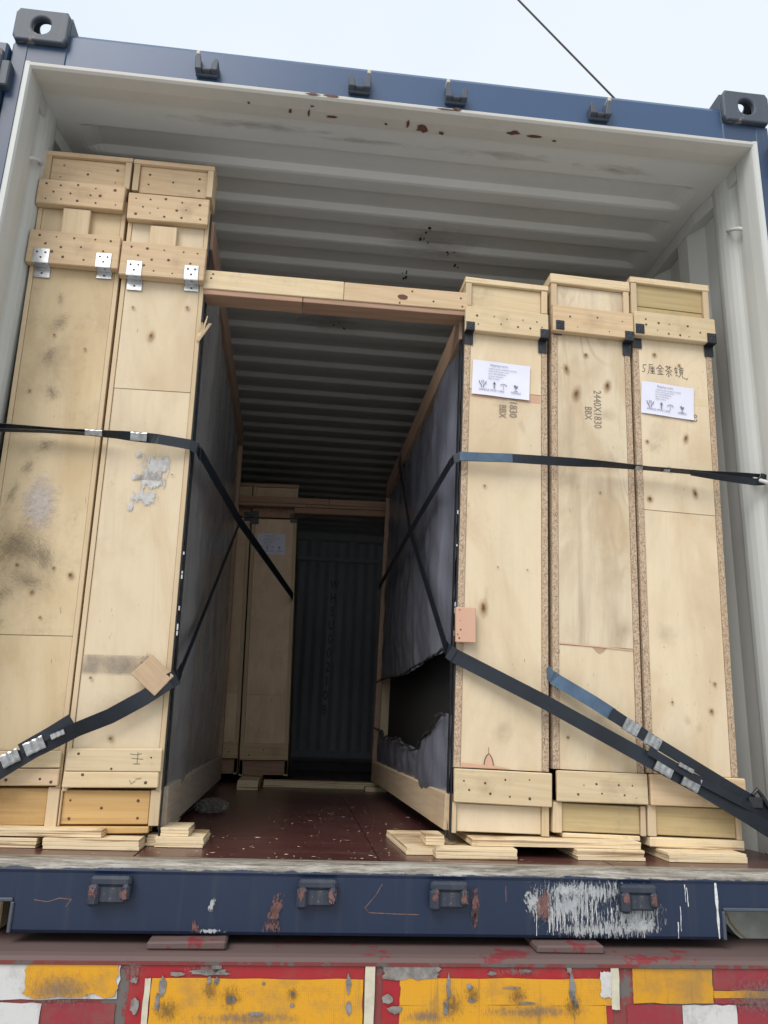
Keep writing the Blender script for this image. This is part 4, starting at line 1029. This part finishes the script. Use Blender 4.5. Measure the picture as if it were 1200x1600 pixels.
# --- open aisle sides: glass stack, rails, planks, film, black straps
def aisle_side(c, s, w, zb, rail, plank, fm, pm, hole=None):
    """s: +1 the aisle is on +x of the crate, -1 on -x"""
    hw = w/2
    def bx(name, mat, xa, xb, *a, **k):
        xa, xb = sorted((s*(hw+xa), s*(hw+xb))); return box(name, mat, c, xa, xb, *a, **k)
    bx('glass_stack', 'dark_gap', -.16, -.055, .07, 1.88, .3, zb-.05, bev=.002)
    bx('top_rail', 'rail_y', -.018, .010, .045, 1.95, rail[0], rail[1], bev=.002)
    bx('rear_upright', 'rail_y', -.018, .012, 1.92, 1.95, plank[1]+.001, rail[0]-.001, bev=.002)
    bx('bottom_plank', pm, -.010, .012, .05, 1.93, plank[0], plank[1], bev=.002, jit=.002)
    # two upright black steel bands at the front corner
    for y0 in (.006, .050):
        bx('steel_band', 'blacksteel', .001, .0042, y0, y0+.019, plank[0]-.02, zb-.01, bev=.0005)
    def sheet(name, zlo, zhi, bul, mat=fm, seed=0):
        rr = random.Random(seed); bm = bmesh.new(); ny, nz = 46, 46; g = []
        ph = [rr.uniform(0, 6.28) for _ in range(8)]
        for i in range(ny+1):
            u = i/ny; y = .085+u*(1.9-.085); row = []
            za, zc = zlo(u), zhi(u)
            for k in range(nz+1):
                v = k/nz; z = za+(zc-za)*v
                env = math.sin(math.pi*min(1, max(0, u)))**.5*math.sin(math.pi*min(1, max(.0, v*.96+.02)))**.5
                x = hw-.008+bul(u, z)*env+.016*math.exp(-((u-.15-.02*math.sin(z*2.2))/.085)**2)*min(1, u*9)
                x += .0035*math.sin(y*23+z*3+ph[0])*math.sin(z*2+ph[1]) + .002*math.sin(y*47-z*9+ph[2]) + .0022*math.sin((y*.5+z)*19+ph[3])*env + .002*math.sin((y-z*1.4)*33+ph[4])
                row.append(bm.verts.new((s*x, y, z)))
            g.append(row)
        for i in range(ny):
            for k in range(nz):
                f = (g[i][k], g[i+1][k], g[i+1][k+1], g[i][k+1]); bm.faces.new(f if s > 0 else f[::-1])
        return link_mesh(name, bm, mat, c, smooth=True)
    if hole is None:
        sheet('plastic_film', lambda u: plank[1]-.02, lambda u: rail[0]+.01, lambda u, z: .012+.045*max(0, 1-abs(z-.62)/.45)*u, seed=3)
    else:
        hi, lo = hole
        sheet('plastic_film', lambda u: hi(u), lambda u: rail[0]+.01, lambda u, z: .010+.018*max(0, 1-abs(z-.85)/.3), seed=5)
        sheet('plastic_film', lambda u: plank[1]-.02, lambda u: lo(u), lambda u, z: .014, seed=8)
aisle_side(cL1, 1, .252, 2.07, (1.955, 2.06), (.19, .300), 'film_grey', 'plank_y')
def hi_(u): return .690 + .008*math.sin(u*9) + .02*math.exp(-((u-.0)/.10)**2)
def lo_(u): return .412 + .100*math.exp(-(u/.16)**2) + .10*max(0, u-.55) + .012*math.sin(u*14) + .008*math.sin(u*37)
aisle_side(cR1, -1, .272, 1.80, (1.705, 1.80), (.205, .300), 'film_blue', 'plank_pale_y', (hi_, lo_))
# rolled edges of the film hole
rr_ = random.Random(21)
for f_, rad in ((lo_, .0045), (hi_, .0045)):
    bm = bmesh.new(); pl = []; rl = []
    for i in range(90):
        u = i/89; y = .088+u*1.80
        pl.append((-.136-.010-rr_.uniform(0, .005), y, f_(u)+rr_.uniform(-.003, .003))); rl.append(rad*rr_.uniform(.5, 1.25))
    tube(bm, pl, rl, 7); link_mesh('rolled_film_edge', bm, 'film_edge', cR1, smooth=False)
# silver clips down the corner bands
for c, s, ws, zs in ((cL1, 1, .252, [.70, .715, .77, .86, .875, .93]), (cR1, -1, .272, [1.10, 1.0, .82, .80, .735])):
    bm = bmesh.new()
    for z in zs: add_box(bm, *(sorted((s*(ws/2+.004), s*(ws/2+.009)))), .004, .014, z, z+rnd.uniform(.004, .02), .001)
    link_mesh('band_clips', bm, 'galv', c)['kind'] = 'stuff'

# --- second row of crates deeper in
def rear_crate(loc, w, lean, label, with_label):
    spec = dict(t=.02, z0=.19, body_top=1.74, side0=.20, smat='pine_z', joint=.62, face=(.36, 1.63), pm='ply_rear', pm2='ply_rear', cap_t=.02, cap_z=1.745, capm='brown_x', capb='pine_x', inset=.003)
    c = crate(loc, lean, 0, w, 1.845, 1.9, label, 'second row of crates at the back of the aisle', ('closed', 'closed'), spec)
    hw = w/2
    batten(c, -hw, hw, 1.635, 1.74, .02, 'brown_x', NL_C)
    bracket(c, -hw+.015, 1.64, .05, 'b', -.02, .03, .045); bracket(c, hw-.02, 1.64, .04, 'b', -.02, .02, .03)
    batten(c, -hw, hw, .275, .36, .014, 'pine_x', [(.2, .3), (.5, .6), (.8, .4)])
    uprights_bottom(c, w, .192, .274, 'ply', posts=(.022, .022), bm_='brown_x')
    return c
b1 = rear_crate((-.392, 2.45, 0), .262, -R(1.6), 'back row crate with a paper label facing down the aisle', True)
label_sheet(b1, -.013, 1.478, w=.165, h=.125, y=-.001)
b2 = rear_crate((-.664, 2.47, 0), .262, -R(1.6), 'back row crate mostly hidden behind the left film', False)

# ------------------------------------------------------------------ cross beams
def beam(x0, x1, y0, y1, z0, z1, label, tilt, cut, m1='pine_pale_x', m2='pine_x', low='brown_x'):
    b = tag(empty('cross_beam', ((x0+x1)/2, (y0+y1)/2, z0), 0, tilt), label, 'timber beam', 'timber beams spanning the aisle')
    hx, hy = (x1-x0)/2, (y1-y0)/2; h = z1-z0
    box('beam_length', m1, b, -hx, cut-.0006, -hy, hy, .018, h, .002)
    box('beam_length', m2, b, cut+.0006, hx, -hy, hy, .018, h-.001, .002)
    box('under_board', low, b, -hx+.003, cut-.13, -hy+.004, hy+.01, 0, .0175, .0015)
    box('under_board', low, b, cut-.128, hx-.003, -hy+.004, hy+.01, .0005, .0175, .0015)
    return b
b = beam(-.606, .240, .196, .262, 1.768, 1.852, 'pale timber beam nailed across the aisle mouth between the two crate groups', -R(.1), .02)
bm = bmesh.new(); merge(bm, sheet_xz(None, None, None, blob(.21, .046, .017, .009, 16, .12), -.0332, .0006)); link_mesh('wood_knot', bm, 'rust', b)
bm = bmesh.new()
for q in ((-.40, .055), (-.395, .07), (.405, .03), (.40, .06), (.24, .07), (.2, .025), (.31, .04)): disc(bm, q[0], -.0337, q[1], .0035)
link_mesh('nail_heads', bm, 'nail', b)['kind'] = 'stuff'
b = beam(-.66, .215, 2.36, 2.44, 1.690, 1.745, 'reddish timber beam across the far end of the aisle by the back row', -R(1.2), .1, 'brown_x', 'brown_x', 'rail_y')
box('lower_beam', 'brown_x', b, -.10, .435, -.03, .03, -.035, -.001, .002)

# ------------------------------------------------------------------ packers under the crates
def packer(x0, x1, y0, y1, z0, z1, label, rz=0, mat='layer', slant=0, group='plywood packers under the crates'):
    p = empty('plywood_packer', ((x0+x1)/2, (y0+y1)/2, z0), rz); tag(p, label, 'wood packer', group)
    hx, hy, h = (x1-x0)/2, (y1-y0)/2, z1-z0
    n = max(2, round(h/.0075)); t = h/n
    for k in range(n):
        bm = bmesh.new()
        jx = rnd.uniform(-.002, .002)
        f = [(-hx+jx, -hy), (hx+jx-slant*(k/n), -hy+rnd.uniform(0, .002)), (hx+jx, hy), (-hx+jx, hy)]
        a = [bm.verts.new((x, y, k*t+.0003)) for x, y in f]; c = [bm.verts.new((x, y, (k+1)*t)) for x, y in f]
        bm.faces.new(a[::-1]); bm.faces.new(c)
        for i in range(4): bm.faces.new((a[i], a[(i+1) % 4], c[(i+1) % 4], c[i]))
        bmesh.ops.bevel(bm, geom=bm.edges[:], offset=.0006, segments=1, affect='EDGES')
        link_mesh('ply_layer', bm, mat, p)
    return p
packer(-1.12, -.857, .145, .50, .1565, .179, 'pale packer at far left, lowest under the yellowish crate')
packer(-.838, -.604, .135, .50, .1565, .182, 'split low packer under the gap between the left crates')
packer(-1.12, -.702, .150, .60, .1830, .2005, 'long upper packer lying across the two low left packers')
packer(-.60, -.572, .22, .6, .1565, .184, 'narrow packer tucked under the aisle corner of the left crates')
packer(-.575, -.452, .20, .36, .1565, .182, 'low block packer sticking into the aisle at left')
packer(-.566, -.494, .21, .33, .1825, .203, 'small block stacked on the left aisle packer')
packer(.070, .35, .165, .50, .1565, .175, 'wide low packer sticking into the aisle at right', rz=.05)
packer(.145, .362, .128, .30, .1760, .1865, 'packer with split end under the labelled aisle crate') if False else packer(.148, .362, .108, .162, .1565, .182, 'split low packer in front of the labelled aisle crate')
packer(.135, .186, .20, .30, .1755, .2000, 'small square block stacked beside the aisle crate corner')
packer(.252, .716, .150, .60, .1830, .2005, 'long pale packer bridging the right aisle crate and the middle crate')
packer(.530, .716, .130, .50, .1565, .1825, 'chipped low packer under the middle right crate')
packer(.780, 1.000, .125, .50, .1565, .1800, 'wedge ended packer under the crate nearest the right wall', slant=.0)
packer(-.50, -.40, 1.98, 2.6, .1565, .20, 'short packer stack at the back of the aisle, left', group='packers under the back row')
packer(-.385, .22, 2.20, 2.30, .1565, .188, 'long plank across the back of the aisle floor', group='packers under the back row')
packer(.13, .24, 2.08, 2.16, .1565, .178, 'small packer at the back right of the aisle floor', group='packers under the back row')
packer(-.25, .4, 3.66, 3.78, .1565, .215, 'dark plank lying across the floor far inside', mat='trailer_dark', group='packers under the back row')

# ------------------------------------------------------------------ straps
def lerp_pts(ctrl, n=10):
    """ctrl: (pos, across) list -> resampled, smooth"""
    out = []
    for (p, a), (q, b_) in zip(ctrl, ctrl[1:]):
        p, q, a, b_ = Vector(p), Vector(q), Vector(a), Vector(b_)
        for k in range(n):
            t = k/n; out.append((p.lerp(q, t), a.lerp(b_, t).normalized()))
    out.append((Vector(ctrl[-1][0]), Vector(ctrl[-1][1]).normalized()))
    return out
def ribbon(name, ctrl, width, mat, parent, th=.0016, n=10):
    bm = bmesh.new(); P = lerp_pts(ctrl, n); rings = []
    for i, (p, a) in enumerate(P):
        d = (P[min(i+1, len(P)-1)][0]-P[max(i-1, 0)][0]).normalized()
        a = (a-d*a.dot(d)).normalized(); nn = d.cross(a).normalized()
        wd = width[0]+(width[1]-width[0])*i/(len(P)-1) if isinstance(width, tuple) else width
        rings.append([bm.verts.new(p+a*wd/2*sa+nn*th/2*sn) for sa, sn in ((1, 1), (1, -1), (-1, -1), (-1, 1))])
    for r0, r1 in zip(rings, rings[1:]):
        for k in range(4): bm.faces.new((r0[k], r0[(k+1) % 4], r1[(k+1) % 4], r1[k]))
    bm.faces.new(rings[0][::-1]); bm.faces.new(rings[-1]); bmesh.ops.recalc_face_normals(bm, faces=bm.faces[:])
    return link_mesh(name, bm, mat, parent)
def buckle(parent, p, d, a, L_=.05, W=.036, th=.007):
    """crimped steel seal round the webbing"""
    d = Vector(d).normalized(); a = Vector(a); a = (a-d*a.dot(d)).normalized(); nn = d.cross(a)
    bm = bmesh.new()
    nseg = 6; prev = None
    for i in range(nseg+1):
        t = i/nseg-.5; pinch = 1-.08*(i in (2, 4))
        ring = [bm.verts.new(d*t*L_+a*W/2*pinch*sa+nn*th/2*sn*(1-.3*(i in (2, 4)))) for sa, sn in ((1, .5), (.8, 1), (-.8, 1), (-1, .5), (-1, -.5), (-.8, -1), (.8, -1), (1, -.5))]
        if prev:
            for k in range(8): bm.faces.new((prev[k], prev[(k+1) % 8], ring[(k+1) % 8], ring[k]))
        else: bm.faces.new(ring[::-1])
        prev = ring
    bm.faces.new(prev); bmesh.ops.recalc_face_normals(bm, faces=bm.faces[:])
    o = link_mesh('buckle', bm, 'buckle', parent, loc=p); return o
def strap(label): return tag(empty('lashing_strap', (0, 0, 0)), label, 'strap', 'black lashing straps holding the crates')
Zv = (0, 0, 1)
# upper left
s = strap('upper strap round the left crates, crossing down to the back crate')
ribbon('webbing', [((-1.172, .145, 1.262), (0, -.9, .35)), ((-1.10, .160, 1.268), (0, -1, .3)), ((-.95, .168, 1.270), (0, -1, .15)), ((-.80, .166, 1.268), (0, -.8, .5)), ((-.68, .168, 1.264), Zv), ((-.590, .180, 1.258), Zv), ((-.570, .186, 1.250), Zv), ((-.562, .215, 1.235), (0, .2, 1))], (.024, .034), 'strap', s)
ribbon('webbing', [((-1.172, .150, 1.250), (0, -.9, .1)), ((-1.0, .162, 1.262), (0, -1, .1)), ((-.88, .166, 1.264), (0, -.9, .1))], .020, 'strap', s)
ribbon('webbing', [((-.562, .200, 1.243), (0, .4, 1)), ((-.50, .95, 1.228), (.1, .3, 1)), ((-.300, 2.428, 1.173), (.1, .1, 1))], .040, 'strap', s)
buckle(s, (-.862, .158, 1.266), (1, 0, 0), (0, -.4, .9), .048, .018); buckle(s, (-.735, .160, 1.264), (1, 0, 0), (0, -.3, 1), .046, .026)
# lower left
s = strap('lower strap slanting over the left crates, pinned by the diamond pad')
ribbon('webbing', [((-1.165, .17, .250), Zv), ((-1.00, .155, .318), Zv), ((-.90, .158, .388), Zv), ((-.80, .158, .443), (0, -.5, 1)), ((-.72, .166, .480), (0, -.3, 1)), ((-.64, .172, .530), Zv), ((-.575, .172, .578), Zv), ((-.558, .184, .590), (0, .1, 1)), ((-.555, .215, .612), (0, -.3, 1))], (.040, .042), 'strap', s)
ribbon('webbing', [((-.93, .150, .39), Zv), ((-.86, .150, .436), Zv), ((-.815, .158, .470), Zv)], .028, 'strap', s)
buckle(s, (-.895, .148, .400), (1, 0, .55), Zv, .05, .034); buckle(s, (-.95, .148, .368), (1, 0, .55), Zv, .045, .034); buckle(s, (-.842, .150, .430), (1, 0, .5), Zv, .035, .014)
ribbon('webbing', [((-.556, .195, .598), (0, .6, -.9)), ((-.556, .83, .955), (0, 1, -1)), ((-.560, 1.70, 1.44), (0, 1, -1))], .030, 'strap', s)
# upper right
s = strap('upper strap across the right crates looping through the wall bar')
ribbon('webbing', [((1.150, .138, 1.262), (.3, -.6, .6)), ((1.08, .150, 1.268), (0, -.8, .5)), ((.97, .160, 1.272), (0, -1, .25)), ((.80, .163, 1.276), (0, -1, .15)), ((.66, .164, 1.280), (0, -.9, .45)), ((.50, .166, 1.280), (0, -.35, 1)), ((.36, .168, 1.280), Zv), ((.215, .172, 1.276), Zv), ((.197, .182, 1.27), Zv), ((.192, .21, 1.265), Zv)], (.024, .030), 'strap', s)
ribbon('webbing', [((.375, .1655, 1.2802), Zv), ((.213, .170, 1.2762), Zv)], .0275, 'strap_pale', s, th=.001)
ribbon('webbing', [((.94, .158, 1.268), (0, -.8, .3)), ((1.04, .142, 1.254), (0, -.7, .7)), ((1.125, .120, 1.240), (0, -.3, 1)), ((1.150, .118, 1.244), (0, -.2, 1)), ((1.164, .125, 1.256), (0, -.2, 1)), ((1.152, .138, 1.263), (0, -.2, 1))], (.020, .026), 'strap', s)
buckle(s, (.772, .160, 1.275), (1, 0, 0), (0, -.6, .8), .022, .016); buckle(s, (.86, .160, 1.272), (1, 0, 0), (0, -.6, .8), .02, .012)
ribbon('webbing', [((.190, .195, 1.262), (0, .3, 1)), ((.168, .84, 1.222), (0, .1, 1)), ((.160, 2.08, 1.19), (0, .1, 1))], .034, 'strap', s)
# lower right, aisle
s = strap('lower dark strap from the aisle corner to the right post ring')
ribbon('webbing', [((.184, .215, .708), (0, -.3, 1)), ((.188, .186, .692), (0, .0, 1)), ((.205, .174, .678), Zv), ((.46, .160, .560), Zv), ((.76, .140, .408), Zv), ((.88, .135, .350), Zv), ((1.02, .140, .275), Zv), ((1.145, .150, .205), Zv)], (.040, .040), 'strap', s)
ribbon('webbing', [((.74, .128, .440), Zv), ((.86, .122, .375), Zv), ((1.00, .13, .312), Zv), ((1.10, .16, .27), Zv)], .022, 'strap', s)
buckle(s, (.785, .130, .398), (1, 0, -.52), Zv, .052, .042); buckle(s, (.858, .126, .362), (1, 0, -.52), Zv, .050, .042); buckle(s, (.84, .118, .398), (1, 0, -.5), Zv, .045, .012)
ribbon('webbing', [((.184, .196, .700), (0, .6, -.9)), ((.166, .88, 1.20), (0, 1, -1)), ((.186, 1.55, 1.72), (0, 1, -1)), ((.205, 1.66, 1.80), (0, 1, -.6))], .040, 'strap', s)
bm = bmesh.new(); tube(bm, [(1.168, .15, .23), (1.150, .145, .20), (1.128, .145, .185), (1.118, .15, .165), (1.128, .152, .148), (1.142, .152, .158), (1.145, .15, .19)], .006, 8)
link_mesh('hook', bm, 'blacksteel', s, smooth=True)
# lower right, second
s = strap('blue strap coming out between the aisle crate and middle crate')
ribbon('webbing', [((.480, .205, .650), Zv), ((.490, .176, .628), Zv), ((.60, .158, .565), Zv), ((.655, .155, .532), Zv)], .036, 'strap_pale', s)
ribbon('webbing', [((.645, .150, .536), Zv), ((.70, .146, .503), Zv), ((.76, .140, .466), Zv), ((.95, .14, .362), Zv), ((1.10, .16, .288), Zv), ((1.172, .175, .255), Zv)], (.034, .028), 'strap', s)
buckle(s, (.700, .142, .500), (1, 0, -.58), Zv, .046, .036); buckle(s, (.758, .138, .464), (1, 0, -.58), Zv, .046, .036)
bm = bmesh.new(); tube(bm, [(1.045, .150, .330), (1.06, .15, .345), (1.075, .15, .325), (1.09, .15, .300), (1.12, .155, .285)], .006, 8); add_box(bm, 1.03, 1.07, .14, .158, .295, .325, .003)
link_mesh('tension_clamp', bm, 'blacksteel', s)

# ------------------------------------------------------------------ small wooden pads
o = box('wood_pad', 'pad', None, -.043, .043, -.012, 0, -.036, .036, .002, .003)
o.location = (-.622, .174, .590); o.rotation_euler = (R(-3), R(40), 0)
tag(o, 'weathered diamond-set wood pad wedged under the lower left strap', 'wood pad')
bm = bmesh.new()
add_box(bm, -.030, .030, -.014, 0, -.050, .050, .002, .001)
o = link_mesh('wood_block', bm, 'pink', None, loc=(.237, .1895, .768)); tag(o, 'pinkish rectangular wood block on the aisle crate above the lower strap', 'wood block')
nails(o, [(-.018, .04), (-.018, .012), (-.018, -.014), (-.022, -.028), (-.018, -.036)], -.0145, .0022)

# ------------------------------------------------------------------ crumpled bag and floor litter
bm = bmesh.new(); bmesh.ops.create_icosphere(bm, subdivisions=4, radius=1)
rb = random.Random(4); dirs = [Vector((rb.gauss(0, 1), rb.gauss(0, 1), rb.gauss(0, 1))).normalized() for _ in range(40)]
for v in bm.verts:
    n_ = v.co.normalized(); r_ = .72+.28*max(n_.dot(d) for d in dirs)-.25*abs(math.sin(n_.x*9+n_.y*7))*.9-.12*abs(math.sin(n_.y*21-n_.z*13+n_.x*5))
    v.co = Vector((n_.x*r_*.075, n_.y*r_*.15, max(-.3, n_.z)*r_*.038))
o = link_mesh('plastic_bag', bm, 'bag', None, loc=(-.52, 1.02, FZ+.018)); tag(o, 'crumpled clear plastic bag on the floor beside the left film', 'plastic bag')
bm = bmesh.new()
for k in range(260):
    x = rnd.uniform(-.55, .22); y = .06+rnd.random()**1.3*1.9
    s_ = rnd.uniform(.0012, .0045)*(1 if rnd.random() < .88 else 2.4); a = rnd.uniform(0, 3.14); e = rnd.uniform(.25, .8)
    vs = [bm.verts.new((x+s_*math.cos(a+t), y+s_*e*math.sin(a+t)*1.2, FZ+.0012+rnd.uniform(0, .0018))) for t in (0, 1.4, 2.9, 4.4)]
    bm.faces.new(vs)
for k in range(26):
    x = rnd.uniform(-1.1, 1.1); y = rnd.uniform(.058, .11); s_ = rnd.uniform(.001, .004); a = rnd.uniform(0, 3)
    bm.faces.new([bm.verts.new((x+2*s_*math.cos(a+t), y+s_*math.sin(a+t), FZ+.002)) for t in (0, 1.5, 3, 4.5)])
o = link_mesh('wood_chips', bm, 'pine_pale_x', None); tag(o, 'pale wood chips and sawdust scattered on the red-brown floor', 'wood chips', kind='stuff')

# ------------------------------------------------------------------ overhead cable
bm = bmesh.new()
A, B = Vector((1.242, 3.0, 6.391)), Vector((2.05, 3.0, 5.30))
A = Vector((1.242, 3.0, 6.391)); d = (Vector((1.80, 3.0, 5.76))-A)
tube(bm, [A-d*6, A, A+d, A+d*2, A+d*9], .008, 8)
cbl = link_mesh('overhead_cable', bm, 'rope', None); tag(cbl, 'thin dark cable running down behind the container top', 'cable')
